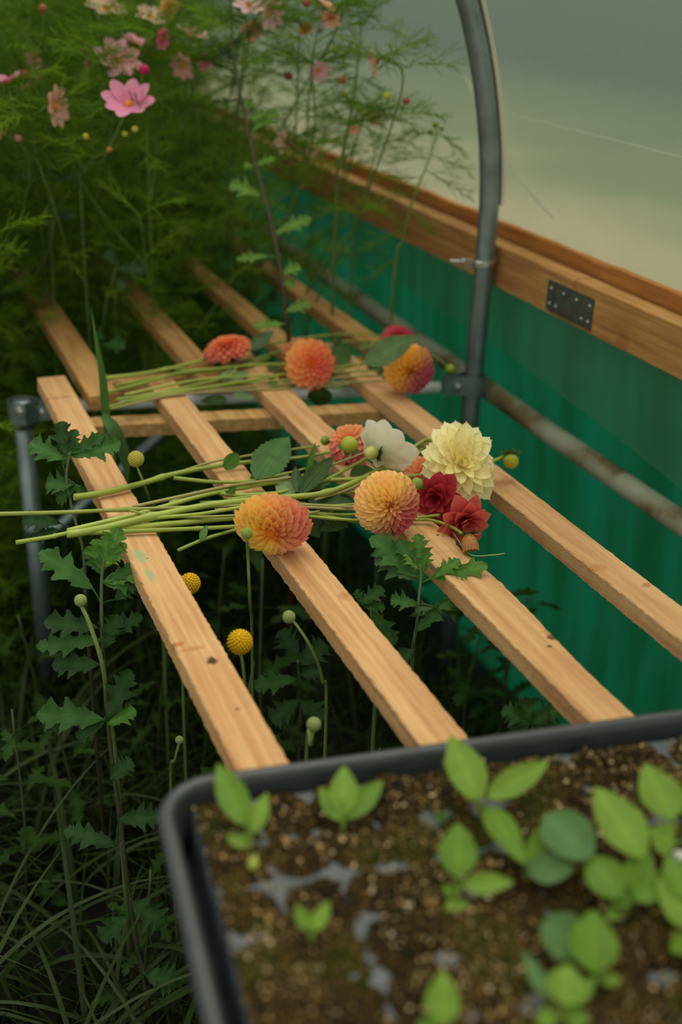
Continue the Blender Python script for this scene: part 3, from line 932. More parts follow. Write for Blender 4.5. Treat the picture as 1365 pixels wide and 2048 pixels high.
# ---- nearer bunch -----------------------------------------------------------
# 1 apricot ball with pink flank, low on the second slat
c1 = P(545, 1055, .040)
d = Cut('apricot and pink ball dahlia resting on the second slat, green button in front', P(545, 1055, 0))
d.stem(PL([(175, 1066, .006), (325, 1060, .006), (420, 1056, .008), (490, 1052, .02)]) + [c1 + IR * -.01], .0032, .0022, nodes=(.42,))
ax1 = mk_axis(-.05, 1, 50)
mb = MB(); ball_head(mb, c1, ax1, .0505, 170, colf_dir(IR * 1.0 - IDN * .1, srgb(255, 212, 66), srgb(255, 208, 100), srgb(240, 120, 116), srgb(252, 186, 120), k=1.6, bias=-.45), phimax=2.2, flat=.66, W=.20, cup=.7, seed=1, curl=.16, inner=.78)
d.head(mb)
# 2 ball with magenta flank
c2 = P(776, 1008, .044)
d = Cut('round apricot ball dahlia with magenta lower edge beside the cream bloom', P(776, 1008, 0))
d.stem(PL([(0 - 90, 1030, .012), (0, 1028, .012), (120, 1025, .011), (255, 1019, .010), (400, 1014, .010), (520, 1010, .010), (620, 1010, .010), (715, 1014, .02)]) + [c2 + IR * -.02], .0032, .0018, c0=STEM_G, c1=STEM_B, nodes=(.37,))
d.stem(PL([(258, 1020, .010), (300, 1030, .009), (380, 1034, .009), (480, 1031, .009), (600, 1028, .008), (640, 1022, .008)]), .002, .0016, c0=STEM_G, c1=STEM_B)
ax2 = mk_axis(.35, .35, 14)
mb = MB(); ball_head(mb, c2, ax2, .0455, 190, colf_dir(IR * .75 + IDN * .65, srgb(255, 216, 110), srgb(255, 206, 136), srgb(180, 16, 70), srgb(250, 176, 120), k=2.2, bias=-.72), phimax=2.3, flat=.9, W=.18, cup=1.0, seed=2, curl=.15, inner=.82)
d.head(mb)
d.leaf(P(615, 1000, .004), P(712, 1004, .006), .030, col=LEAF_D)
d.leaf(P(640, 1012, .002), P(712, 1040, -.004), .026, col=LEAF_D)
# 3 cream decorative
c3 = P(921, 928, .055)
d = Cut('large cream dahlia with pointed open petals at the end of the bunch', P(921, 930, 0))
d.stem(PL([(134, 1069, .008), (200, 1058, .009), (300, 1034, .012), (420, 1010, .013), (540, 997, .014), (640, 988, .015), (700, 968, .016), (760, 938, .02), (820, 900, .03), (862, 880, .04)]) + [c3 - IR * .02], .0052, .0026, c0=STEM_L, c1=STEM_G, hollow=True, nodes=(.2, .52))
d.stem(PL([(630, 1000, .010), (700, 978, .012), (770, 940, .02), (815, 945, .02), (868, 942, .03)]), .0018, .0016, c0=STEM_B, c1=STEM_G)
mb = MB(); r = random.Random(5); ax3 = mk_axis(.1, -.25, 12)
a, A, B = basis(ax3)
n = 70
A = (IR - a * IR.dot(a)).normalized(); B = a.cross(A)
for i in range(n):
    s = (i + .5) / n; phi = 2.15 * s ** .60; th = GOLD * i + r.uniform(-.12, .12)
    rad = A * math.cos(th) + B * math.sin(th)
    stretch = 1 + .34 * abs(math.sin(th)) 
    R_ = .0500 * (.52 + .48 * min(1, s * 1.35)) * r.uniform(.94, 1.08) * stretch
    dt = a * math.cos(phi) * .75 + rad * math.sin(phi); db = a * math.cos(phi * .55) * .7 + rad * math.sin(phi * .55)
    b_ = c3 + db * R_ * .22; tp_ = c3 + dt * R_
    dd_ = tp_ - b_; L_ = dd_.length; dd_.normalize(); et = a.cross(rad).normalized(); up = dd_.cross(et)
    if up.dot(a * math.sin(phi) - rad * math.cos(phi)) < 0: up = -up
    cc_ = mix3(srgb(246, 228, 130), srgb(252, 246, 186), min(1, .2 + s)); 
    petal(mb, b_, dd_, et, up, L_ * 1.08, 0.0118 * (.55 + .65 * min(1, s * 1.4)) * r.uniform(.85, 1.2), cup=r.uniform(.3, .8), curl=r.uniform(-.05, .22), sharp=True, cb=mix3(cc_, srgb(236, 214, 120), .5), ct=cc_, rows=8, cols=6, twist=r.uniform(-.25, .25))
ellipsoid(mb, c3, .011, a, .012, 10, 8, col=srgb(216, 206, 120))
d.head(mb)
d.leaf(P(762, 930, .022), P(813, 888, .04), .026, nrm=Z3 * .3 - FW, col=LEAF_M)
d.leaf(P(600, 988, .016), P(672, 902, .03), .030, nrm=Z3 * .4 - FW, col=LEAF_D, fold=.3)
d.leaf(P(598, 985, .016), P(590, 928, .035), .018, nrm=-FW, col=LEAF_D, fold=.3)
d.leaf(P(612, 978, .012), P(690, 938, .014), .022, col=LEAF_L)
d.leaf(P(588, 990, .008), P(552, 962, .012), .026, kind='ovate', col=PALE)
# loose stalk running past the cream flower to the nodding green bud
d = Cut('cut dahlia stalk ending in a nodding green bud past the cream bloom', P(1000, 930, 0))
d.stem(PL([(135, 1062, .004), (260, 1032, .006), (340, 1010, .008), (420, 988, .009), (540, 966, .010), (660, 960, .012), (780, 955, .02), (870, 948, .03), (940, 942, .03), (985, 923, .035), (1012, 911, .038)]), .0036, .0022, c0=STEM_L, c1=STEM_G, nodes=(.36,), hollow=True)
d.bud(P(1023, 922, .034), .0115, (IDN - FW * .3).normalized(), col=srgb(196, 180, 40), col2=srgb(120, 150, 40), sep=9, sepc=(.10, .17, .06), sl=1.35)
d.stem(PL([(555, 968, .010), (650, 935, .014), (705, 915, .02), (735, 903, .024)]), .0018, .0014, c0=STEM_B, c1=STEM_B)
# 4 coral ball with round bud in front
c4 = P(700, 886, .026)
d = Cut('coral dahlia half hidden behind a round green bud and white petals', P(700, 890, 0))
d.stem(PL([(148, 995, .008), (200, 987, .008), (280, 968, .009), (345, 949, .010), (440, 931, .010), (520, 922, .010), (600, 915, .012), (660, 904, .02)]), .0050, .0022, c0=STEM_G, c1=STEM_G, hollow=True, nodes=(.38,))
d.stem(PL([(345, 950, .010), (420, 925, .011), (500, 911, .012), (590, 898, .014), (640, 892, .016)]), .0020, .0016, c0=STEM_B, c1=STEM_G)
d.stem(PL([(348, 956, .010), (430, 964, .008), (500, 962, .008), (560, 950, .010), (620, 935, .012)]), .0030, .0016, c0=STEM_G)
mb = MB(); ball_head(mb, c4, mk_axis(-.3, -.6, 40), .036, 110, colf_dir(IDN, AP, CO, PK, CO), flat=.9, W=.21, cup=.7, seed=4)
d.head(mb)
d.bud(P(699, 889, .056), .0125, (-FW + Z3 * .2).normalized(), col=srgb(170, 176, 50), col2=srgb(128, 158, 44), sep=5, sepc=(.03, .07, .02), sl=1.3)
d.bud(P(651, 881, .02), .0078, (-IR * 1 - IDN * .1).normalized(), col=srgb(130, 160, 40), sep=5, sl=1.7)
d.leaf(P(512, 958, .012), P(582, 862, .034), .056, nrm=(-FW + Z3 * .2), col=(.06, .15, .03), fold=.15, petiole=.015)
d.leaf(P(450, 938, .012), P(477, 908, .03), .022, nrm=-FW, kind='round', col=LEAF_M, droop=-.1)
d.leaf(P(612, 945, .012), P(638, 880, .03), .012, nrm=-FW + IR * .5, col=LEAF_M)
# 5 white single seen from behind
c5 = P(770, 905, .040)
d = Cut('white single dahlia seen from behind, lying against the cream bloom', P(770, 905, 0))
d.stem(PL([(455, 1000, .006), (560, 985, .008), (640, 965, .012), (700, 935, .022), (745, 910, .036)]), .0028, .0022, c0=STEM_G)
mb = MB(); a5 = (IR * .55 - IDN * .45 + FW * .55).normalized()
a, A, B = basis(a5)
cW = P(754, 912, .044)
r = random.Random(8)
for k in range(9):
    th = 2 * math.pi * k / 9 + .2; rad = A * math.cos(th) + B * math.sin(th)
    dd_ = (rad + a * .45).normalized()
    petal(mb, cW + a * .003, dd_, a.cross(rad).normalized(), a, .058 * r.uniform(.9, 1.08), .0185, cup=.25, curl=.02, cb=srgb(222, 222, 170), ct=srgb(246, 242, 224), rows=8, cols=6, notch=.03, twist=r.uniform(-.1, .1))
d.head(mb)
d.bud(P(744, 906, .050), .0105, (-IR * .6 - FW * .2 - IDN * .1).normalized(), col=srgb(206, 196, 110), col2=srgb(120, 130, 50), sep=6, sepc=(.012, .03, .01), sl=1.2)
# 6 peach bloom tucked behind
d = Cut('peach dahlia tucked between the apricot ball and the cream bloom', P(850, 950, 0))
mb = MB(); ball_head(mb, P(846, 948, .022), mk_axis(-.2, -.6, 25), .030, 70, colf_dir(IDN, AP, CO, PK, CO), flat=.9, W=.26, cup=.6, seed=6)
d.head(mb); d.stem(PL([(440, 1008, .003), (560, 1000, .003), (700, 985, .006), (820, 955, .018)]), .0024, .002, c0=STEM_G)
d.bud(P(840, 905, .02), .0085, (IR * .3 - FW).normalized(), col=srgb(130, 140, 40), col2=srgb(70, 100, 30), sep=6, sepc=(.02, .045, .015), sl=1.3)
d.bud(P(834, 968, .045), .0090, (-IR * .3 - FW).normalized(), col=srgb(140, 160, 50), sep=4, sepc=(.02, .045, .015), sl=1.2)
# 7 crimson bloom
def open_head(mb, c, ax, R, n, cin, cout, seed, W=.36, phi0=.35, phi1=1.7, cup=.5):
    r = random.Random(seed); a, A, B = basis(ax)
    for i in range(n):
        s = (i + .5) / n; phi = lerp(phi0, phi1, s); th = GOLD * i + r.uniform(-.1, .1); rad = A * math.cos(th) + B * math.sin(th)
        dd_ = (a * math.cos(phi) + rad * math.sin(phi)).normalized(); et = a.cross(rad).normalized(); up = dd_.cross(et)
        if up.dot(a * math.sin(phi) - rad * math.cos(phi)) < 0: up = -up
        L_ = R * (.6 + .4 * s) * r.uniform(.9, 1.08)
        petal(mb, c + dd_ * R * .06, dd_, et, up, L_, R * W * (.5 + .5 * s), cup=cup, curl=r.uniform(-.02, .15), cb=cin, ct=mix3(cout, cin, r.uniform(0, .3)), rows=7, cols=5, twist=r.uniform(-.15, .15))
    ellipsoid(mb, c, R * .12, a, R * .14, 8, 6, col=cin)
d = Cut('crimson dahlia in the shade under the cream bloom, left of the coral one', P(875, 1000, 0))
mb = MB(); open_head(mb, P(872, 995, .018), mk_axis(-.3, .3, 25), .040, 26, srgb(140, 6, 30), srgb(196, 50, 60), 71)
d.head(mb); d.stem(PL([(560, 1018, .002), (700, 1030, .002), (840, 1010, .012)]), .0024, .002, c0=STEM_G)
d.leaf(P(700, 1025, .0), P(640, 1062, -.02), .030, nrm=-FW, col=LEAF_D)
# 8 coral red open bloom below the cream
d = Cut('coral red dahlia with broad open petals just under the cream bloom', P(930, 1045, 0))
mb = MB(); open_head(mb, P(926, 1040, .012), mk_axis(.5, .8, 42), .040, 30, srgb(180, 10, 40), srgb(232, 110, 90), 81)
d.head(mb); d.stem(PL([(600, 1022, .002), (720, 1044, .001), (800, 1040, .004), (880, 1030, .014)]), .0024, .002, c0=STEM_G)
# 9 striped half open bud on a bent stalk
d = Cut('half open maroon and yellow dahlia bud on a bent stalk beyond the third slat', P(940, 1078, 0))
d.stem(PL([(560, 1026, .004), (700, 1040, .004), (820, 1040, .006), (860, 1040, .008), (900, 1052, .012), (932, 1072, .016)]), .0022, .0020, c0=STEM_G)
cbd = P(940, 1084, .014); axb = (IDN * .8 + IR * .1 - FW * .2).normalized()
b = d.bud(cbd, .0100, axb, col=srgb(170, 40, 60), col2=srgb(190, 150, 50), sep=6, sepc=(.02, .05, .02), sl=1.5)
m = MB(); a, A, B = basis(axb)
for k in range(14):
    th = 2 * math.pi * k / 14; rad = A * math.cos(th) + B * math.sin(th)
    m_b = cbd - axb * .011 + rad * .004
    petal(m, m_b, (axb + rad * .80).normalized(), a.cross(rad).normalized(), -rad, .030, .0052, cup=.5, curl=-.42, cb=srgb(206, 170, 70), ct=srgb(176, 50, 66), edge=srgb(214, 180, 84), rows=7, cols=4)
build('bud_petal', m, M_petal, b)
m = MB(); tube(m, smoothpath(PL([(905, 1062, .004), (940, 1108, .002), (985, 1110, .004), (1010, 1107, .006)]), 6), .0007, 5, c0=(.5, .45, .16)); build('rootlet', m, M_stem, d.root)
# loose stems in the bundle
extra = [
 ('brown green dahlia stalk crossing the middle of the nearer bunch', [(265, 1014, .010), (360, 993, .013), (460, 972, .015), (560, 958, .016), (640, 948, .016)], .0024, .002, STEM_B, STEM_B, ()),
 ('dahlia stalk with angled cut end lowest on the left of the nearer bunch', [(32, 1085, .004), (100, 1074, .004), (138, 1066, .006), (280, 1040, .010), (400, 1028, .011), (500, 1012, .011), (580, 1004, .011)], .0030, .0022, STEM_G, STEM_L, (.22,)),
 ('pale thick dahlia stalk beneath the others in the nearer bunch', [(225, 1058, .003), (320, 1050, .002), (400, 1042, .002), (500, 1034, .002), (620, 1030, .002)], .0048, .0030, STEM_L, STEM_G, (.3,)),
 ('slim dahlia stalk between the two thick ones of the nearer bunch', [(340, 1006, .004), (400, 985, .007), (480, 990, .007), (560, 985, .006), (650, 975, .005)], .0030, .0022, STEM_L, STEM_G, (.5,)),
 ('brown dahlia stalk ending at the crimson bloom in the nearer bunch', [(430, 1020, .008), (520, 1016, .010), (600, 1014, .012), (700, 1019, .012), (760, 1022, .010)], .0022, .0018, STEM_B, STEM_B, ()),
 ('green dahlia stalk running behind the apricot ball near the first leaf', [(400, 1006, .003), (480, 1002, .006), (560, 1000, .006), (640, 1012, .005), (720, 1008, .006)], .0026, .0020, STEM_D, STEM_G, ()),
]
for lab, pts, r0, r1, ca, cb_, nd in extra:
    e = Cut(lab, P(pts[0][0], pts[0][1], 0)); e.stem(PL(pts), r0, r1, c0=ca, c1=cb_, nodes=nd, hollow=r0 > .0028)
e = Cut('short green side stalk with one small leaf, pointing down below the bunch', P(356, 1100, 0))
e.stem(PL([(356, 1101, -.004), (410, 1078, .0), (470, 1060, .004), (500, 1052, .006)]), .0024, .0022, c0=(.22, .33, .05))
e.leaf(P(402, 1081, .002), P(414, 1048, .014), .010, nrm=-FW, kind='ovate', col=LEAF_M)
# further leaves lying among the nearer bunch
e = Cut('leafy dahlia shoot lying in the middle of the nearer bunch', P(590, 1000, 0))
e.stem(PL([(470, 1004, .0), (540, 996, .002), (600, 992, .002), (640, 985, .002)]), .0022, .0018, c0=STEM_D)
e.leaf(P(470, 985, .012), P(445, 970, .012), .018, col=LEAF_D)
e.leaf(P(520, 962, .004), P(580, 945, .006), .030, kind='ovate', col=PALE)
e.leaf(P(620, 1010, .0), P(706, 990, .004), .034, col=LEAF_D)
e.leaf(P(610, 1030, -.006), P(640, 1075, -.03), .034, nrm=-FW + IR * .4, col=LEAF_D)
e.leaf(P(500, 965, .002), P(548, 935, .012), .020, col=LEAF_M)
e.leaf(P(640, 1030, -.002), P(700, 1052, -.02), .026, col=LEAF_D)
e.leaf(P(700, 950, .002), P(760, 940, .004), .030, col=LEAF_D)

# ---- further bunch -------------------------------------------------------------
def gaxis(dx, dy, a): return mk_axis(dx, dy, a)
d = Cut('flat coral dahlia lying leftmost in the farther bunch', P(455, 700, 0))
cg = P(455, 697, .032)
mb = MB(); ball_head(mb, cg, mk_axis(-.25, -1, 62), .046, 120, colf_dir(IDN, OR, srgb(246, 140, 96), PK, OR), flat=.62, W=.19, cup=.6, seed=11, phimax=1.9)
d.head(mb)
m = MB(); ellipsoid(m, cg + IDN * .014 - FW * .01 + IR * .010, .016, Z3, .012, 10, 6, col=(.012, .02, .008)); build('calyx', m, M_stem, d.root)
d.stem(PL([(232, 800, .004), (300, 788, .006), (400, 768, .007), (460, 752, .008), (476, 728, .012)]), .0026, .0020, c0=STEM_G)
d.leaf(P(440, 760, .004), P(500, 742, .006), .030, kind='ovate', col=PALE)
d = Cut('spiky orange coral dahlia in the middle of the farther bunch', P(625, 728, 0))
cg = P(621, 728, .040)
mb = MB(); ball_head(mb, cg, mk_axis(.35, .15, 22), .0470, 84, colf_dir(-(IR * .6) - IDN * .2, srgb(232, 84, 80), srgb(250, 140, 90), srgb(255, 184, 100), None, k=.9), flat=.8, W=.165, cup=.6, seed=12, sharp=True, curl=-.04, phimax=1.95, inner=.52)
d.head(mb)
d.stem(PL([(212, 786, .006), (300, 763, .008), (360, 746, .010), (440, 737, .012), (520, 729, .014), (590, 728, .03)]), .0034, .0026, c0=STEM_G, nodes=(.36,))
d.leaf(P(540, 755, .006), P(556, 788, .0), .016, nrm=-FW, kind='ovate', col=LEAF_M)
d = Cut('yellow ball dahlia with purple pink rim at the right of the farther bunch', P(820, 742, 0))
cg = P(819, 739, .045)
mb = MB(); ball_head(mb, cg, mk_axis(.1, .35, 22), .0465, 150, colf_dir(IR * .8 + IDN * .55, srgb(255, 204, 60), srgb(255, 184, 90), srgb(170, 30, 90), srgb(226, 120, 96), k=2.0, bias=-.45), flat=.92, W=.175, cup=1.0, seed=13, curl=.14, inner=.84, phimax=2.3)
d.head(mb)
d.stem(PL([(228, 812, .005), (300, 790, .006), (400, 776, .006), (520, 764, .006), (640, 758, .008), (730, 752, .012), (780, 752, .03)]), .0030, .0018, c0=STEM_G, c1=STEM_B, nodes=(.28,))
d.stem(PL([(300, 789, .006), (420, 779, .004), (560, 770, .004), (700, 764, .004), (775, 762, .01)]), .0020, .0016, c0=STEM_B, c1=STEM_B)
d.bud(P(901, 738, .015), .0090, (-FW + Z3 * .3).normalized(), col=srgb(140, 165, 40), sep=5, sepc=(.02, .05, .015), sl=1.4)
d.stem(PL([(862, 708, .03), (880, 720, .025), (896, 735, .018)]), .0016, .0014, c0=STEM_D)
d = Cut('pink red dahlia mostly hidden behind a broad leaf in the farther bunch', P(795, 668, 0))
mb = MB(); ball_head(mb, P(796, 676, .028), mk_axis(.1, -.8, 40), .034, 110, colf_dir(IR, srgb(222, 84, 96), srgb(214, 80, 96), srgb(190, 50, 90), None), flat=.8, W=.19, cup=.7, seed=14)
d.head(mb)
d.stem(PL([(208, 756, .006), (265, 750, .006), (330, 739, .007), (400, 722, .009), (470, 706, .012), (500, 697, .014), (560, 684, .014), (640, 672, .014), (700, 668, .016), (775, 673, .024)]), .0034, .0020, c0=STEM_L, c1=STEM_G, nodes=(.22,))
d.stem(PL([(345, 738, .005), (430, 738, .004), (520, 715, .006), (600, 692, .008), (700, 683, .010), (772, 684, .014)]), .0022, .0016, c0=STEM_G)
d.leaf(P(497, 702, .016), P(551, 655, .04), .026, nrm=-FW + Z3 * .3, kind='ovate', col=(.09, .16, .07), wave=.1)
d.leaf(P(672, 690, .012), P(676, 665, .02), .02, kind='round', col=LEAF_D, nrm=-FW)
d = Cut('pale peach dahlia peeping from behind the spiky coral one', P(588, 710, 0))
mb = MB(); ball_head(mb, P(590, 704, .018), mk_axis(-.5, -.3, 40), .032, 60, colf_dir(IDN, AP, srgb(240, 150, 120), srgb(150, 50, 70), None), flat=.8, W=.22, cup=.6, seed=15)
d.head(mb)
d.stem(PL([(230, 772, .004), (330, 752, .005), (430, 742, .006), (540, 716, .008)]), .0026, .002, c0=STEM_G)
d = Cut('green leaved dahlia stalk with the broad leaf in the farther bunch', P(740, 725, 0))
d.stem(PL([(215, 815, .004), (300, 795, .004), (420, 774, .008), (520, 758, .010), (600, 744, .010), (680, 734, .012), (735, 724, .016), (760, 712, .02)]), .0030, .0020, c0=STEM_G)
d.stem(PL([(560, 770, .003), (640, 752, .006), (720, 728, .010)]), .0018, .0016, c0=STEM_G)
d.leaf(atd(730, 727, depth(P(819, 739, .045)) - .062), atd(836, 668, depth(P(819, 739, .045)) - .066), .050, nrm=-FW + Z3 * .3 - IR * .1, kind='serrate', col=(.10, .18, .06), fold=.1, petiole=.01)
d.leaf(P(735, 735, .004), P(800, 722, .006), .030, col=LEAF_D)
d.leaf(P(690, 730, .004), P(672, 676, .02), .044, nrm=-FW, kind='ovate', col=(.05, .12, .025))
d.leaf(P(465, 790, -.002), P(512, 792, -.006), .024, kind='ovate', col=(.12, .19, .08))
d.leaf(P(455, 800, -.012), P(400, 800, -.012), .022, kind='ovate', col=LEAF_D)
d.leaf(P(640, 764, .002), P(690, 776, -.002), .024, kind='serrate', col=PALE)
d.leaf(P(640, 772, .0), P(640, 815, -.04), .044, nrm=-FW, kind='ovate', col=LEAF_D)
d.leaf(P(720, 700, .006), P(742, 682, .012), .018, kind='ovate', col=LEAF_L)
d.leaf(P(560, 740, .002), P(532, 730, .010), .022, kind='ovate', col=LEAF_D)
d.leaf(P(470, 738, .002), P(530, 720, .006), .028, kind='ovate', col=LEAF_D)
for lab, pts, r0, r1, ca, cb_ in [
 ('brownish dahlia stalk lowest in the farther bunch', [(222, 818, .002), (300, 800, .003), (345, 790, .004), (450, 782, .003), (600, 776, .002), (700, 768, .002)], .0026, .0018, STEM_B, STEM_B),
 ('slim green dahlia stalk from the cut ends to the purple rimmed ball', [(250, 790, .009), (330, 772, .010), (420, 757, .011), (520, 752, .010), (640, 745, .010), (760, 742, .02)], .0026, .0018, STEM_L, STEM_G)]:
    e = Cut(lab, P(pts[0][0], pts[0][1], 0)); e.stem(PL(pts), r0, r1, c0=ca, c1=cb_)

# ------------------------------------------------------------------ button flowers
def button(label, px, py, dep, rpx, col, col2, path, rs=.0016, sc=(.20, .28, .07), bumps=True):
    c = atd(px, py, dep); R = rpx * dep / F_PX
    g = atd(path[-1][0], path[-1][1], path[-1][2]); g = Vector((g.x, g.y, 0))
    root = thing('button_flower', label, 'flower', g)
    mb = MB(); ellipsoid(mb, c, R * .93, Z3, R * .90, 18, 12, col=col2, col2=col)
    n = 170
    for i in range(n):
        zc = 1 - 2 * (i + .5) / n; th = GOLD * i; rr = math.sqrt(1 - zc * zc)
        dv = Vector((rr * math.cos(th), rr * math.sin(th), zc))
        A, B = dv.orthogonal().normalized(), None; B = dv.cross(A); s = R * .135
        p0 = c + dv * R * .88
        vs = [p0 + (A * math.cos(q) + B * math.sin(q)) * s for q in (0, 1.257, 2.513, 3.77, 5.027)] + [p0 + dv * R * .17 + (A * math.cos(q) + B * math.sin(q)) * s * .6 for q in (0, 1.257, 2.513, 3.77, 5.027)] + [p0 + dv * R * .20]
        fs = [(k, (k + 1) % 5, 5 + (k + 1) % 5, 5 + k) for k in range(5)] + [(5 + k, 5 + (k + 1) % 5, 10) for k in range(5)]
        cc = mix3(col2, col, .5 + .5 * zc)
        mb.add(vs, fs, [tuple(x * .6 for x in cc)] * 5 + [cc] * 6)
    build('flower_head', mb, M_button, root)
    pts = [c - Z3 * R * .8] + [atd(*q) for q in path] + [g]
    mb = MB(); tube(mb, smoothpath(pts, 8), lambda t: rs * (1 + .4 * t), 7, c0=sc, c1=(.10, .14, .04)); build('stem', mb, M_stem, root)
    return root
YB, YB2 = srgb(236, 190, 30), srgb(206, 150, 10); LB, LB2 = srgb(206, 196, 90), srgb(160, 160, 50); GB, GB2 = srgb(170, 184, 120), srgb(120, 140, 70)
dS = depth(P(300, 1000, 0))
button('pale lime yellow button flower between the first two slats, above the stalks', 272, 918, depth(P(300, 1000, .0)) + .02, 15.5, LB, LB2, [(287, 965, dS + .03), (300, 1005, dS + .07), (318, 1090, dS + .25)])
button('deep yellow button flower half hidden at the right edge of the first slat', 380, 1167, depth(P(380, 1167, 0)) + .05, 20.5, YB, YB2, [(372, 1230, 1.5), (365, 1330, 1.6)])
button('bright yellow button flower on an upright stem between the first two slats', 480, 1284, 1.27, 24.5, YB, YB2, [(486, 1330, 1.28), (489, 1380, 1.32), (480, 1480, 1.45)])
button('small green button bud on a long drooping stem at the edge of the shade', 578, 1234, 1.30, 12.5, GB, GB2, [(590, 1246, 1.30), (625, 1300, 1.30), (645, 1360, 1.33), (652, 1450, 1.40)])
button('round green button bud just above the tray rim', 628, 1449, 1.18, 14, GB, GB2, [(622, 1490, 1.19), (612, 1540, 1.25)])
button('green button bud in front of the apricot and pink dahlia', 494, 1067, depth(c1) - .085, 11.5, srgb(160, 180, 90), GB2, [(496, 1110, 1.33), (500, 1200, 1.36), (505, 1330, 1.5)])
button('pale green button bud among the leaves left of the first slat', 161, 1201, 1.34, 12, GB, GB2, [(180, 1250, 1.34), (205, 1330, 1.35), (217, 1420, 1.4), (235, 1560, 1.45)], rs=.0024)
button('tiny green button bud low in the dark grass left of the tray', 359, 1480, 1.40, 8, GB, GB2, [(350, 1520, 1.42), (342, 1580, 1.5)])

# ------------------------------------------------------------------ seed tray
U = Vector((.989, -.148, 0)).normalized(); V = Vector((-.105, -.995, 0)).normalized()
T0 = Vector((.1545, .7185, 0)); TW, TD = .60, .40
def rr_loop(inset, z, rad, n=8):
    pts = []
    for (cu, cv, a0) in ((rad, rad, 180), (TW - rad, rad, 90), (TW - rad, TD - rad, 0), (rad, TD - rad, -90)):
        for k in range(n + 1):
            a = math.radians(a0 - 90 * k / n)
            r = rad - inset
            pts.append((cu + r * math.cos(a), cv - r * math.sin(a)))
    return [T0 + U * u + V * v + Z3 * z for u, v in pts]
tray = thing('seed_tray', 'black plastic seed tray of compost and seedlings on the bench in front', 'tray', T0 + U * .3 + V * .2 + Z3 * H)
prof_t = [(.016, .001), (.010, .040), (.004, .043), (.0, .043), (0, .050), (.0015, .0555), (.006, .0585), (.0105, .0580), (.0135, .0545), (.0150, .0490), (.0165, .0400), (.0185, .0200), (.0215, .004)]
mb = MB(); loops = [rr_loop(i, H + z, .050) for i, z in prof_t]
n = len(loops[0]); vs = [p for l in loops for p in l]; fs = []
for j in range(len(loops) - 1):
    for k in range(n):
        k2 = (k + 1) % n; fs.append((j * n + k, j * n + k2, (j + 1) * n + k2, (j + 1) * n + k))
fs.append(tuple(range(n))); fs.append(tuple((len(loops) - 1) * n + k for k in range(n - 1, -1, -1)))
mb.add(vs, fs)
M_tray = plain('black_plastic', (.030, .036, .040), rough=.38, spec=.6, var=.25, scale=40, bump=.1)
M_insert = plain('grey_plastic', (.045, .055, .065), rough=.45, spec=.6, var=.35, scale=30)
build('tray_body', mb, M_tray, tray)
def tpt(u, v, z): return T0 + U * u + V * v + Z3 * z
PITCH = .047
def cellf(u, v):
    a = ((u - .03) / PITCH) % 1 - .5; b = ((v - .03) / PITCH) % 1 - .5
    return math.sqrt(a * a + b * b)
mb = MB(); NU, NV = 220, 150; vs = []; fs = []
for i in range(NU + 1):
    for j in range(NV + 1):
        u = .0290 + (TW - .058) * i / NU; v = .0250 + (TD - .050) * j / NV
        d0 = cellf(u, v); s = max(0, min(1, (.44 - d0) / .06)); s = s * s * (3 - 2 * s)
        bd = i in (0, NU) or j in (0, NV); vs.append(tpt(u, v, H + .006 if bd else H + .0445 - .020 * s))
for i in range(NU):
    for j in range(NV):
        a = i * (NV + 1) + j; fs.append((a, a + NV + 1, a + NV + 2, a + 1))
mb.add(vs, fs); build('cell_insert', mb, M_insert, tray)
def soil_h(u, v):
    d0 = cellf(u, v)
    q = Vector((u * 14, v * 14, 1))
    h = .0474 + .0056 * noise.noise(q * 1.5) + .0040 * noise.noise(q * 4.1) + .0022 * noise.noise(q * 11)
    h += .0030 * max(0, 1 - d0 * 2.2) - .0030 * max(0, d0 - .42) * 4
    return H + h
mb = MB(); NU, NV = 300, 210; vs = []; fs = []
for i in range(NU + 1):
    for j in range(NV + 1):
        u = .0300 + (TW - .060) * i / NU; v = .0260 + (TD - .052) * j / NV
        vs.append(tpt(u, v, soil_h(u, v) - (.03 if i in (0, NU) or j in (0, NV) else 0)))
for i in range(NU):
    for j in range(NV):
        a = i * (NV + 1) + j; fs.append((a, a + NV + 1, a + NV + 2, a + 1))
mb.add(vs, fs)
def compost_mat():
    m, nt, out = newmat('compost'); L = nt.links.new
    p = N(nt, 'ShaderNodeBsdfPrincipled', i_Roughness=.8); p.inputs['Specular IOR Level'].default_value = .12
    g = N(nt, 'ShaderNodeNewGeometry')
    n1 = N(nt, 'ShaderNodeTexNoise', i_Scale=18.0, i_Detail=4.0); L(g.outputs['Position'], n1.inputs['Vector'])
    cr = N(nt, 'ShaderNodeValToRGB'); e = cr.color_ramp.elements
    e[0].position = .40; e[0].color = (.009, .006, .002, 1); e[1].position = .64; e[1].color = (.024, .028, .002, 1)
    x = e.new(.52); x.color = (.024, .014, .003, 1)
    L(n1.outputs[0], cr.inputs[0])
    v = N(nt, 'ShaderNodeTexVoronoi', i_Scale=330.0); L(g.outputs['Position'], v.inputs['Vector'])
    n2 = N(nt, 'ShaderNodeTexNoise', i_Scale=330.0, i_Detail=3.0); L(g.outputs['Position'], n2.inputs['Vector'])
    r = N(nt, 'ShaderNodeMapRange'); r.inputs[1].default_value = .56; r.inputs[2].default_value = .70; L(n2.outputs[0], r.inputs[0])
    mx = N(nt, 'ShaderNodeMix', data_type='RGBA'); L(r.outputs[0], mx.inputs[0]); L(cr.outputs[0], mx.inputs[6]); mx.inputs[7].default_value = (.22, .12, .025, 1)
    L(mx.outputs[2], p.inputs['Base Color'])
    b = N(nt, 'ShaderNodeBump', i_Strength=.9, i_Distance=.003); L(v.outputs['Distance'], b.inputs['Height']); L(b.outputs[0], p.inputs['Normal'])
    L(p.outputs[0], out.inputs[0]); return m
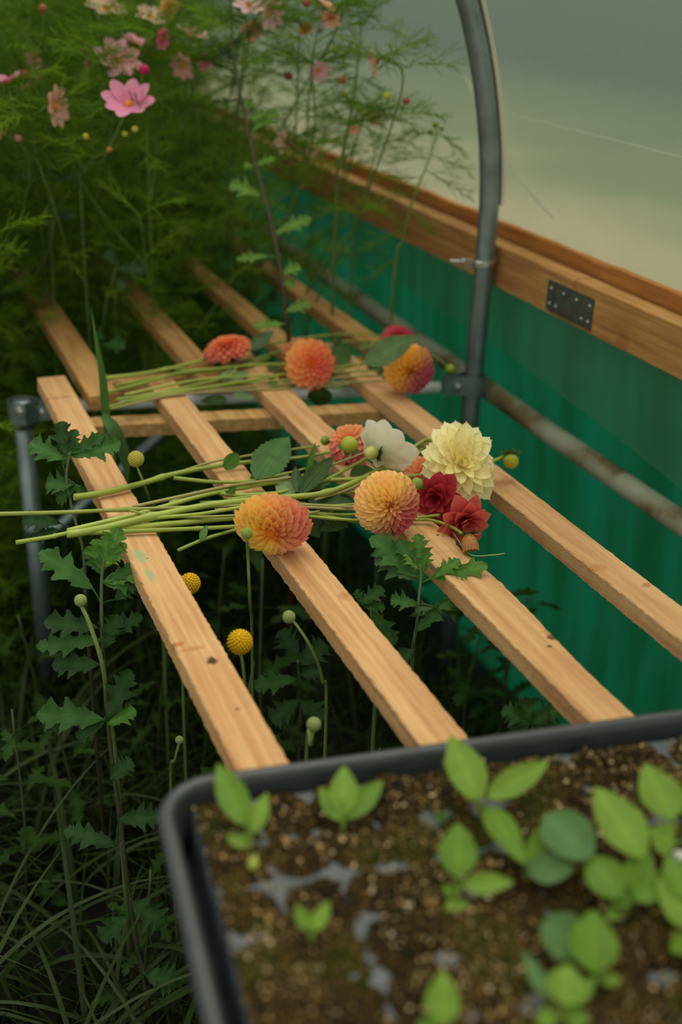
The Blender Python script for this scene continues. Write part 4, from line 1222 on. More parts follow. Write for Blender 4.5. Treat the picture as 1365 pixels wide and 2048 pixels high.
o = build('compost', mb, compost_mat(), tray); o['kind'] = 'stuff'
rg = random.Random(12); mb = MB()
for i in range(9000):
    u = rg.uniform(.031, TW - .031); v = rg.uniform(.028, TD - .028)
    if noise.noise(Vector((u * 13, v * 13, 5))) < rg.uniform(-.5, .25): continue
    z = max(soil_h(u, v), H + .0445 if cellf(u, v) > .44 else 0) ; s = rg.uniform(.0008, .0026) * (1.3 if rg.random() < .2 else .8)
    c = tpt(u, v, z + s * .4); q = [Vector((rg.uniform(-1, 1), rg.uniform(-1, 1), rg.uniform(-.5, .5))) * s for _ in range(4)]
    col = rg.choice([(.46, .28, .08), (.60, .42, .18), (.36, .19, .04), (.22, .15, .03), (.66, .52, .30)])
    mb.add([c + q[0], c + q[1], c + q[2], c + q[3] + Z3 * s], [(0, 1, 2), (0, 1, 3), (1, 2, 3), (0, 2, 3)], [col] * 4)
o = build('vermiculite', mb, plain('vermiculite_flakes', (1, 1, 1), rough=.3, spec=.7, vcol=True), tray, smooth=False); o['kind'] = 'stuff'

# ------------------------------------------------------------------ seedlings
SG = (.15, .29, .025); SG2 = (.22, .37, .045); SGB = (.11, .23, .07); SY = (.42, .46, .08)
ZS = H + .047
def seedling(label, base, leaves, stem=None, grp=None):
    b0 = atz(base[0], base[1], ZS)
    root = thing('seedling', label, 'seedling', b0, grp)
    top = None
    for (bx, by, bz, tx, ty, tz, w, kind, col) in leaves:
        B_ = atz(bx, by, ZS + bz); T_ = atz(tx, ty, ZS + tz)
        wm = w * depth(B_) / F_PX
        mb = MB(); blade(mb, B_, T_, wm, (-FW * .75 + Z3 * .8), kind, col, fold=.22, droop=.10, seed=int(bx), vein=1.2)
        build('leaf', mb, M_seed, root)
        mb = MB(); mid = b0.lerp(B_, .5) + Z3 * .004
        tube(mb, smoothpath([b0, mid, B_], 4), .0011, 6, c0=(.35, .42, .12), c1=col)
        build('stalk', mb, M_seed, root)
    return root
seedling('seedling with one upright pointed leaf at the far left corner of the tray', (500, 1712), [
    (492, 1650, .022, 433, 1520, .045, 62, 'smooth', SG), (505, 1665, .016, 535, 1582, .034, 40, 'smooth', SG2), (500, 1690, .008, 452, 1672, .012, 30, 'smooth', SG2), (502, 1740, .0, 512, 1708, .006, 22, 'smooth', SY)])
seedling('three leaved seedling by the far rim, right of the corner seedling', (685, 1672), [
    (686, 1630, .016, 690, 1528, .040, 58, 'smooth', SG2), (684, 1640, .014, 640, 1572, .028, 42, 'smooth', SG), (694, 1636, .014, 768, 1556, .028, 48, 'smooth', SG)])
seedling('tall seedling whose broad leaf tip crosses the far tray rim', (962, 1640), [
    (958, 1600, .022, 902, 1464, .050, 78, 'smooth', SG2), (950, 1590, .020, 886, 1514, .034, 40, 'smooth', SG), (976, 1596, .020, 1102, 1518, .036, 56, 'smooth', SG2),
    (976, 1615, .018, 1048, 1716, .026, 58, 'smooth', SG), (948, 1600, .018, 925, 1572, .028, 26, 'smooth', SY)])
seedling('seedling with one rounded upright leaf in the middle of the tray', (912, 1810), [
    (916, 1755, .018, 918, 1642, .040, 78, 'ovate', SG), (926, 1770, .012, 1030, 1762, .018, 44, 'smooth', SG2), (910, 1790, .006, 886, 1772, .012, 28, 'smooth', SG), (912, 1806, .004, 892, 1818, .006, 24, 'smooth', SG2), (914, 1800, .004, 936, 1826, .006, 24, 'smooth', SG)])
seedling('seedling with broad blue green leaves right of the middle of the tray', (1050, 1760), [
    (1180, 1716, .030, 1092, 1622, .040, 104, 'round', SGB), (1056, 1738, .016, 1150, 1736, .024, 62, 'ovate', SGB), (1050, 1730, .014, 1118, 1628, .034, 42, 'smooth', SG)])
seedling('leafy seedling with the longest pointed leaf near the right frame edge', (1252, 1835), [
    (1285, 1716, .035, 1192, 1564, .055, 96, 'smooth', SG2), (1240, 1795, .018, 1178, 1704, .030, 84, 'smooth', SG), (1262, 1780, .020, 1300, 1690, .036, 60, 'smooth', SG),
    (1262, 1810, .012, 1225, 1768, .02, 60, 'smooth', SG), (1270, 1800, .018, 1345, 1740, .026, 56, 'smooth', SG), (1236, 1820, .006, 1216, 1836, .008, 30, 'smooth', SG2)])
seedling('seedling at the far right of the tray with two pale upright leaves', (1372, 1690), [
    (1345, 1640, .026, 1292, 1522, .048, 88, 'smooth', SG2), (1350, 1690, .016, 1302, 1660, .026, 70, 'smooth', SG2), (1376, 1640, .026, 1400, 1560, .04, 60, 'smooth', SG)])
seedling('seedling cut by the right frame edge below the pale leaved one', (1400, 1880), [
    (1396, 1860, .014, 1318, 1752, .030, 76, 'smooth', SG2), (1376, 1800, .024, 1336, 1700, .036, 60, 'smooth', SG), (1382, 1880, .010, 1346, 1900, .014, 50, 'smooth', SG)])
seedling('seedling with two round overlapping leaves at the lower right', (1196, 1965), [
    (1186, 1945, .018, 1190, 1816, .040, 100, 'ovate', SG), (1176, 1905, .016, 1086, 1842, .028, 96, 'round', SGB), (1200, 1958, .006, 1245, 1960, .010, 30, 'smooth', SG2)])
seedling('small seedling with a round leaf close to the bottom of the frame', (1120, 2050), [
    (1128, 2010, .014, 1140, 1926, .028, 84, 'ovate', SG2), (1096, 2000, .010, 1048, 1898, .024, 34, 'smooth', SGB), (1136, 2020, .010, 1196, 1948, .018, 36, 'smooth', SG), (1110, 2030, .006, 1075, 2044, .01, 40, 'smooth', SG2), (1130, 2034, .006, 1180, 2040, .01, 40, 'smooth', SG)])
seedling('seedling with one pointed leaf at the bottom edge near the middle', (880, 2070), [
    (884, 2052, .012, 888, 1940, .034, 72, 'smooth', SG2), (876, 2064, .006, 836, 2040, .010, 36, 'smooth', SG)])
seedling('smallest two leaved seedling in the left part of the tray', (622, 1892), [
    (618, 1862, .012, 592, 1806, .022, 30, 'smooth', SG), (628, 1862, .012, 658, 1800, .024, 34, 'smooth', SG2), (620, 1885, .004, 640, 1880, .004, 16, 'smooth', SG)])
seedling('tiny sprout at the far rim left of the tall seedling', (884, 1640), [(882, 1640, .002, 868, 1632, .010, 22, 'smooth', SGB), (884, 1640, .002, 892, 1622, .010, 20, 'smooth', SGB)])
mb = MB(); ellipsoid(mb, atz(1362, 1712, ZS + .004), .007, Vector((.3, .2, 1)), .004, 10, 6)
o = build('pebble', mb, plain('white_stone', (.62, .62, .58), rough=.8, var=.2), loc=atz(1362, 1712, ZS)); tag(o, 'small white stone among the seedlings at the right edge', 'stone')

# ------------------------------------------------------------------ chrysanthemum plants
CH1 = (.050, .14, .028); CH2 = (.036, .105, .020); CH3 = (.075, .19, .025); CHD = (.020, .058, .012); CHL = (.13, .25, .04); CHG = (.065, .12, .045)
def stemcol(k): return {'dark': (.035, .022, .016), 'green': (.09, .13, .04), 'red': (.060, .014, .012)}[k]
def chrys(label, line, leaves, kind='dark', rs=.0030, root=None, cat='plant', grp=None, name='chrysanthemum_plant', to_ground=True):
    pts = [atd(*q) for q in line]
    g = Vector((pts[-1].x, pts[-1].y, 0))
    root = thing(name, label, cat, g, grp)
    if to_ground and pts[-1].z > .03: pts = pts + [g]
    mb = MB(); tube(mb, smoothpath(pts, 8), lambda t: rs * (.55 + .55 * t), 8, c0=mix3((.10, .16, .05), stemcol(kind), .4), c1=stemcol(kind))
    build('stem', mb, M_stem, root)
    for lf in leaves:
        bx, by, tx, ty, w, col = lf[:6]
        d_ = lf[6] if len(lf) > 6 else line[0][2]; dt = lf[7] if len(lf) > 7 else 0.0
        B_ = atd(bx, by, d_); T_ = atd(tx, ty, d_ + dt)
        mb = MB(); nr = (-FW * .8 + Z3 * .7) + IR * NOISY.uniform(-.3, .3) + IDN * NOISY.uniform(-.2, .2)
        blade(mb, B_, T_, w * 1.22 * d_ / F_PX, nr, 'lobed', col, fold=NOISY.uniform(.05, .3), droop=NOISY.uniform(0, .14), seed=NOISY.randint(0, 9999), wave=.10, vein=1.35)
        # stalk back to the stem
        near = min(pts[:-1] or pts, key=lambda p: (p - B_).length)
        if (near - B_).length > .004:
            tube(mb, smoothpath([near - Z3 * .006, near.lerp(B_, .5) - Z3 * .002, B_], 3), .0011, 5, c0=col, c1=col)
        build('leaf', mb, M_leafc, root)
    return root
dA = 1.52
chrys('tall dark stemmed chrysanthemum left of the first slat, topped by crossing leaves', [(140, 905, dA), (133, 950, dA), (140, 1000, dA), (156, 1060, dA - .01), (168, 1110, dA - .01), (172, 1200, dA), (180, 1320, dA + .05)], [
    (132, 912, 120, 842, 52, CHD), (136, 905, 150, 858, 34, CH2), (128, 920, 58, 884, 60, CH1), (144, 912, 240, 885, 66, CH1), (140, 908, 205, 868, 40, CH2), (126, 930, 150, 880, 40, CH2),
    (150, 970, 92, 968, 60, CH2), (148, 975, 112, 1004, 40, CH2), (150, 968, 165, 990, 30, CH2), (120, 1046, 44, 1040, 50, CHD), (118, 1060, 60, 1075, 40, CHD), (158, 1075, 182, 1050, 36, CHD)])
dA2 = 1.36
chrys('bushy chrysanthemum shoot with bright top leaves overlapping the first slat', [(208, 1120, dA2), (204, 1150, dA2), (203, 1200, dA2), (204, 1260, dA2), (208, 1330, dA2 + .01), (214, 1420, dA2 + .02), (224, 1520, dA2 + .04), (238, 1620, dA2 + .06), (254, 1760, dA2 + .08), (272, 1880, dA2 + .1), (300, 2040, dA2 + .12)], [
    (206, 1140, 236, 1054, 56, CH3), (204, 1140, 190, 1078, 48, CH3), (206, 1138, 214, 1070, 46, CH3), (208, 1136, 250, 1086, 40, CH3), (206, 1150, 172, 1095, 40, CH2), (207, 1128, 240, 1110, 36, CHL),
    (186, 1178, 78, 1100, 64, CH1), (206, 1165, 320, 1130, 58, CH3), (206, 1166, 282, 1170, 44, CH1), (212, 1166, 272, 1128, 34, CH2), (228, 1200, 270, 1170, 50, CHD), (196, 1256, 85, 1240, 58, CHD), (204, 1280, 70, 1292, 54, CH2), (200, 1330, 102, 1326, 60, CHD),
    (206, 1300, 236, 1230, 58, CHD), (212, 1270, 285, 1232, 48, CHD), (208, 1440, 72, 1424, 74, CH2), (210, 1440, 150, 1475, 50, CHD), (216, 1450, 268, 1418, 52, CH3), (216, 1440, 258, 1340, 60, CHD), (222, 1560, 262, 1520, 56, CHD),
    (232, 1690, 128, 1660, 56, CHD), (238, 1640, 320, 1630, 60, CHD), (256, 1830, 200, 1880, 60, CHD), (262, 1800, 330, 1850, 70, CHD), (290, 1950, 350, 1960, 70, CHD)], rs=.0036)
dB = depth(P(857, 1113, 0)) - .04
chrys('chrysanthemum shoot with grey green lobed leaves standing before the third slat', [(842, 1130, dB), (842, 1160, dB), (838, 1200, dB), (834, 1250, dB + .01), (826, 1300, dB + .03), (820, 1400, dB + .12)], [
    (838, 1155, 744, 1072, 74, CH1), (836, 1158, 752, 1112, 66, CHG), (836, 1150, 798, 1080, 42, CH1), (843, 1150, 836, 1068, 50, CH3), (846, 1148, 854, 1100, 34, CH3), (840, 1140, 812, 1104, 40, CHL),
    (862, 1158, 976, 1130, 54, CH3), (864, 1156, 920, 1118, 40, CH3), (876, 1216, 958, 1186, 82, CH1), (872, 1216, 930, 1222, 50, CH2), (836, 1210, 782, 1198, 46, CH1), (838, 1212, 840, 1232, 40, CH1), (870, 1214, 830, 1216, 34, CHG), (832, 1264, 900, 1200, 40, CH2), (830, 1300, 770, 1330, 60, CHD)], kind='green', rs=.0026)
chrys('chrysanthemum shoot rising between the second and third slats', [(742, 1215, 1.46), (745, 1260, 1.47), (755, 1320, 1.52)], [
    (722, 1208, 766, 1174, 44, CH1), (728, 1215, 770, 1212, 34, CH1), (726, 1205, 712, 1180, 28, CH2), (740, 1218, 792, 1290, 50, CH2), (736, 1210, 720, 1195, 30, CH2)], kind='green')
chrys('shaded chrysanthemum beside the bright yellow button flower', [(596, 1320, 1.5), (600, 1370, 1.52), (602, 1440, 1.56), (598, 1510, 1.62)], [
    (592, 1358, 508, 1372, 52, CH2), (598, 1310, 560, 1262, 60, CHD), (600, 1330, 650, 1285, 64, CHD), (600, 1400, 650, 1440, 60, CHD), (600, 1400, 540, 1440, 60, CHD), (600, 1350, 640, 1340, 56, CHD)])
chrys('broad leaved chrysanthemum low between third slat and netting by the tray', [(1062, 1440, 1.62), (1064, 1480, 1.66)], [
    (1064, 1446, 1006, 1420, 56, CH2), (1064, 1444, 1050, 1396, 50, CH2), (1066, 1446, 1118, 1416, 60, CH2), (1066, 1448, 1120, 1450, 54, CH2), (1062, 1448, 1020, 1462, 46, CHD)], kind='green')
# tall red stem with pale leaves in front of the feathery bank
dR = 2.02
chrys('tall dark red stem with pale lobed leaves in front of the feathery bank', [(462, -30, dR), (464, 60, dR), (472, 140, dR), (486, 210, dR), (505, 300, dR), (522, 370, dR), (541, 440, dR), (556, 510, dR), (566, 570, dR), (574, 640, dR + .02), (580, 700, dR + .05), (588, 800, dR + .1)], [
    (504, 262, 556, 222, 44, CHL), (502, 240, 530, 224, 30, CHL), (498, 126, 548, 118, 34, CHL), (480, 196, 510, 210, 26, CHL), (476, 200, 425, 202, 18, CHD), (512, 330, 550, 316, 26, CHL), (508, 334, 488, 330, 22, CHL),
    (520, 392, 460, 368, 52, CHL), (552, 465, 622, 434, 40, CHL), (550, 468, 590, 452, 30, CHL), (538, 512, 472, 516, 26, CHL), (562, 548, 600, 532, 42, CHL), (560, 560, 590, 570, 34, CHL), (572, 622, 622, 604, 34, CHL), (570, 648, 505, 648, 30, CHL), (466, 90, 500, 60, 30, CHD), (468, 120, 440, 96, 26, CHD)], kind='red', rs=.0044)
chrys('grey green chrysanthemum in the shade of the cosmos at the left', [(100, 330, 2.2), (106, 360, 2.2), (108, 430, 2.2), (98, 500, 2.22), (60, 570, 2.3), (10, 650, 2.4)], [
    (104, 360, 36, 346, 34, CHG), (108, 362, 165, 350, 34, CHG), (102, 340, 60, 300, 36, CHG), (104, 340, 128, 304, 36, CHG), (106, 420, 152, 430, 40, CHG), (104, 350, 100, 306, 26, CHG)], kind='green')
chrys('dim chrysanthemum shoot under the feathery bank left of the rear slats', [(236, 520, 2.2), (226, 560, 2.2), (214, 600, 2.22), (205, 660, 2.26), (200, 720, 2.3)], [
    (236, 536, 290, 538, 46, CHG), (232, 560, 250, 576, 34, CHG), (228, 530, 214, 500, 34, CHG), (206, 690, 250, 690, 46, CH1), (210, 676, 190, 668, 34, CH2)], kind='green')
# generic plants filling the bed
def chrys_model(seed, hgt):
    r = random.Random(seed); st = MB(); lm = MB()
    top = Vector((r.uniform(-.05, .05), r.uniform(-.05, .05), hgt)); mid = top * .5 + Vector((r.uniform(-.02, .02), r.uniform(-.02, .02), 0))
    path = smoothpath([Vector((0, 0, 0)), mid, top], 6); tube(st, path, lambda t: .0036 * (1.1 - .6 * t), 6, c0=stemcol('dark'), c1=(.07, .11, .04))
    n = int(hgt / .032)
    for i in range(n):
        t = (i + 1.5) / (n + 1); p = path[min(len(path) - 1, int(t * (len(path) - 1)))]
        th = GOLD * i + r.uniform(-.3, .3); d_ = Vector((math.cos(th), math.sin(th), r.uniform(.0, .5))).normalized()
        L_ = r.uniform(.06, .10) * (1 - .25 * t); b_ = p + d_ * .022
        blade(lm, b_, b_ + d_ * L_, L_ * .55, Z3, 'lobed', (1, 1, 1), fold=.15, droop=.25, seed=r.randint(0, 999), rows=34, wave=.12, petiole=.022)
    return st, lm
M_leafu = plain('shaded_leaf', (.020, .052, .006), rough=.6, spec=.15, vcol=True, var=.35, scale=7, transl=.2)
models = []
for k, hh in enumerate((.42, .52, .60)):
    st, lm = chrys_model(100 + k, hh); models.append((st, lm))
rp = random.Random(9); protos = {}
spots = []
for i in range(400):
    x = rp.uniform(-.55, 1.08); y = rp.uniform(.35, 2.3)
    if any((x - a) ** 2 + (y - b_) ** 2 < .125 ** 2 for a, b_ in spots): continue
    if x < .1 and y < .9 and x > -.1: continue
    if (x - LX) ** 2 + (y - LY) ** 2 < .004: continue
    spots.append((x, y))
spots = spots[:62]
for i, (x, y) in enumerate(spots):
    k = i % 3
    lab = 'small shaded chrysanthemum filling the dark bed under and beside the bench'
    sc_ = rp.uniform(.7, 1.02) if .15 < x < .9 else rp.uniform(.6, .95)
    if k not in protos:
        root = thing('chrysanthemum_plant', lab, 'plant', (0, 0, 0), 'unflowered chrysanthemums in the shaded bed')
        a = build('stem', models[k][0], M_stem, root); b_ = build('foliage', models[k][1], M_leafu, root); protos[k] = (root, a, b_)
    else:
        root = protos[k][0].copy(); C.objects.link(root)
        for ch in protos[k][1:]:
            c_ = ch.copy(); C.objects.link(c_); c_.parent = root
    root.location = (x, y, 0); root.rotation_euler = (0, 0, rp.uniform(0, 6.28)); root.scale = (sc_, sc_, sc_)

# ------------------------------------------------------------------ grass
def grass_blade(mb, b_, dirv, L_, w_, bend, col, segs=7):
    s = Vector((-dirv.y, dirv.x, 0)).normalized(); vs = []; cs = []
    p = b_.copy(); ang = math.radians(84)
    for i in range(segs + 1):
        t = i / segs; ww = w_ * (1 - t ** 2.2) * (.6 + .4 * min(1, t * 4))
        f = Vector((dirv.x * math.sin(ang), dirv.y * math.sin(ang), -math.cos(ang)))
        up_ = dirv * math.cos(ang) + Z3 * math.sin(ang); dn = up_.cross(s).normalized()
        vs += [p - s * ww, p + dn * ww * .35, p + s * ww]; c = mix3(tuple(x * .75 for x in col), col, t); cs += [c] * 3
        p = p + up_ * (L_ / segs); ang -= bend / segs
    fs = []
    for i in range(segs):
        for k in range(2): fs.append((i * 3 + k, i * 3 + k + 1, i * 3 + k + 4, i * 3 + k + 3))
    mb.add(vs, fs, cs)
rgx = random.Random(21); mb = MB()
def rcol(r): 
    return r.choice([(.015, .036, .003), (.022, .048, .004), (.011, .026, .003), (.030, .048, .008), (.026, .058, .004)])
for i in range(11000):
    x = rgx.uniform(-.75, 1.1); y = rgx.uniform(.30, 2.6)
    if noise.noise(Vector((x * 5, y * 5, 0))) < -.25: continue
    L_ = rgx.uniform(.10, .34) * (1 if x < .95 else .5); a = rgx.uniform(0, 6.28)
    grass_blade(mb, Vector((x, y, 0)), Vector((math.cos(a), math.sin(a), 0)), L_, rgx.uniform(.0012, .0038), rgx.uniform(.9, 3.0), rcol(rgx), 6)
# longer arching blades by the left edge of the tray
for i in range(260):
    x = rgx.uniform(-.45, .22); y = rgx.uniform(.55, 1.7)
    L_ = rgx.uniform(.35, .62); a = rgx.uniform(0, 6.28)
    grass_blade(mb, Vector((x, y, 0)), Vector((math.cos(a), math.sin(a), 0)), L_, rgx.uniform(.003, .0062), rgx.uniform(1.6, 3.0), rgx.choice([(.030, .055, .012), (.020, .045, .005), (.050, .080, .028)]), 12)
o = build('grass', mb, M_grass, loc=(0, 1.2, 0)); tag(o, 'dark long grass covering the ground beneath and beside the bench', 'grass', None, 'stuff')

# single tall blades near the bunches
def ribbon(root_name, label, line, wpx, col):
    pts = smoothpath([atd(*q) for q in line], 8); mb = MB(); vs = []; fs = []; m = len(pts)
    for i, p in enumerate(pts):
        t = i / (m - 1); a = pts[max(0, i - 1)]; b_ = pts[min(m - 1, i + 1)]; tg = (b_ - a).normalized()
        s = tg.cross(FW).normalized(); k = wpx * .5 * depth(p) / F_PX * (math.sin(math.pi * min(.97, .15 + .85 * (1 - t))) ** .7 if True else 1) * (1 if t < .97 else .3)
        k = wpx * .5 * depth(p) / F_PX * min(1, (1 - t) * 2.2 + .04) * min(1, .55 + t * 2)
        vs += [p - s * k, p + FW * k * .3, p + s * k]
    for i in range(m - 1):
        for q in range(2): fs.append((i * 3 + q, i * 3 + q + 1, i * 3 + q + 4, i * 3 + q + 3))
    mb.add(vs, fs, [col] * len(vs)); o = build(root_name, mb, M_grass, loc=pts[0]); tag(o, label, 'grass blade'); return o
dg = depth(P(212, 830, 0))
ribbon('grass_blade', 'slender upright grass blade crossing the farther bunch near its cut ends', [(240, 1100, dg), (222, 900, dg), (212, 830, dg - .02), (206, 760, dg - .03), (194, 690, dg - .03), (182, 615, dg - .02)], 17, (.05, .13, .02))
ribbon('grass_blade', 'broad folded grass blade drooping over the crossbar behind the first slat', [(205, 830, dg - .06), (226, 855, dg - .07), (242, 890, dg - .06), (252, 930, dg - .04), (254, 980, dg)], 26, (.07, .15, .05))

# ------------------------------------------------------------------ cosmos
def thread(mb, p, d_, L_, r_, droop, col, segs=3):
    vs = []; d_ = d_.normalized(); A = d_.orthogonal().normalized(); B = d_.cross(A); q = p.copy()
    for i in range(segs + 1):
        rr = r_ * (1 - .55 * i / segs)
        for k in range(3):
            a = 2.094 * k; vs.append(q + (A * math.cos(a) + B * math.sin(a)) * rr)
        d_ = (d_ + Vector((0, 0, -droop))).normalized(); q = q + d_ * (L_ / segs)
    fs = []
    for i in range(segs):
        for k in range(3): fs.append((i * 3 + k, i * 3 + (k + 1) % 3, (i + 1) * 3 + (k + 1) % 3, (i + 1) * 3 + k))
    mb.add(vs, fs, [col] * len(vs)); return q
def feather(mb, p, d_, L_, r, col):
    d_ = d_.normalized(); side = d_.cross(Z3)
    if side.length < .1: side = Vector((1, 0, 0))
    side = (side.normalized() + Z3 * r.uniform(-.6, .6)).normalized(); up_ = side.cross(d_).normalized()
    dr = r.uniform(.02, .26)
    thread(mb, p, d_, L_, .0011, dr, col, 4)
    k = 5
    for i in range(1, k + 1):
        t = i / (k + .8) + r.uniform(-.03, .03)
        q = p + d_ * (L_ * t) + Vector((0, 0, -dr * 2.2 * L_ * t * t))
        dd_ = (d_ + Vector((0, 0, -dr * 3.5 * t))).normalized()
        for sg in (-1, 1):
            pd = (dd_ * r.uniform(.7, 1.2) + side * sg * r.uniform(.35, .9) + up_ * r.uniform(-.5, .6)).normalized(); pl = L_ * .60 * (1 - .55 * t) * r.uniform(.6, 1.25)
            thread(mb, q, pd, pl, .00085, r.uniform(-.14, .24), col, 3)
            for z in (.3, .58):
                s2 = r.choice((-1, 1))
                thread(mb, q + pd * pl * z, (pd + (up_ * r.uniform(-.7, .7) + side * s2 * .6)).normalized(), pl * r.uniform(.45, .8) * (1 - .4 * z), .00075, r.uniform(-.1, .2), col, 2)
FE = [(.20, .36, .020), (.16, .31, .016), (.29, .44, .028), (.12, .24, .013)]
def cosmos_model(seed, hgt):
    r = random.Random(seed); st = MB(); fo = MB()
    top = Vector((r.uniform(-.10, .10), r.uniform(-.10, .10), hgt)); mid = top * .5 + Vector((r.uniform(-.04, .04), r.uniform(-.04, .04), 0))
    path = smoothpath([Vector((0, 0, 0)), mid, top], 12); tube(st, path, lambda t: .0032 * (1.15 - .75 * t), 6, c0=(.10, .15, .04), c1=(.16, .26, .05))
    n = int(hgt / .038)
    for i in range(2, n):
        t = i / n; p = path[min(len(path) - 1, int(t * (len(path) - 1)))]; a = i * 1.57 + r.uniform(-.4, .4); col = r.choice(FE)
        for s in (0, math.pi):
            d_ = Vector((math.cos(a + s), math.sin(a + s), r.uniform(.2, .9)))
            feather(fo, p, d_, r.uniform(.11, .19) * (1 - .35 * t), r, col)
        if i % 3 == 0 and t > .25:
            bd = Vector((math.cos(a), math.sin(a), r.uniform(1.0, 2.0))).normalized(); bl = r.uniform(.15, .30)
            bp = smoothpath([p, p + bd * bl * .5 + Vector((bd.x, bd.y, 0)) * .02, p + bd * bl], 4); tube(st, bp, lambda t: .0018 * (1 - .5 * t), 5, c0=(.14, .24, .05))
            for z in (.4, .7, 1.0):
                q = bp[int(z * (len(bp) - 1))]; aa = r.uniform(0, 6.28)
                for s in (0, math.pi): feather(fo, q, Vector((math.cos(aa + s), math.sin(aa + s), .6)), r.uniform(.07, .11), r, r.choice(FE))
    return st, fo
cm_ = [cosmos_model(300 + k, h_) for k, h_ in enumerate((1.18, 1.32, 1.45, 1.38, 1.05))]
cprot = {}; rc = random.Random(44); cs_spots = []
def ok_c(x, y):
    # right boundary of the dense bank
    if x > .86 and y < 2.6: return False
    if x > .93: return False
    if x > .16 and y < 2.26: return False
    if x > .55 and y < 2.45: return False
    if x < .16 and y < 1.98: return False
    return True
tries = 0
while len(cs_spots) < 262 and tries < 40000:
    tries += 1
    x = rc.uniform(-1.5, 1.04); y = 1.98 + 3.0 * rc.random() ** 1.7
    if not ok_c(x, y): continue
    if any((x - a) ** 2 + (y - b_) ** 2 < (.095 if y < 3.2 else .13) ** 2 for a, b_ in cs_spots): continue
    # skip what the frame cannot show
    v = _X * x + _Y * y + _Z * (.8 - CAM.z); sx = CPX[0] + F_PX * v[0] / v[2]
    if sx < -260: continue
    cs_spots.append((x, y))
for k in range(60):      # the airy fringe that hides the far end of the rail
    x = rc.uniform(.62, .94); y = rc.uniform(2.65, 4.2)
    if any((x - a) ** 2 + (y - b_) ** 2 < .07 ** 2 for a, b_ in cs_spots): continue
    cs_spots.append((x, y))
cs_spots = cs_spots[:290]
clab = 'cosmos plant without flowers or buds in the dense feathery bank behind the bench'
for i, (x, y) in enumerate(cs_spots):
    k = i % 5
    if k not in cprot:
        root = thing('cosmos_plant', clab, 'plant', (0, 0, 0), 'cosmos in the feathery bank')
        cprot[k] = (root, build('stem', cm_[k][0], M_stem, root), build('foliage', cm_[k][1], M_feather, root))
    else:
        root = cprot[k][0].copy(); C.objects.link(root)
        for ch in cprot[k][1:]:
            c_ = ch.copy(); C.objects.link(c_); c_.parent = root
    root.location = (x, y, 0); root.rotation_euler = (rc.uniform(-.06, .06), rc.uniform(-.06, .06), rc.uniform(0, 6.28)); s = rc.uniform(.86, 1.1)
    if x > .6 and y < 3.2: s *= .80 if y < 2.7 else .93
    root.scale = (s, s, s * 1.05)

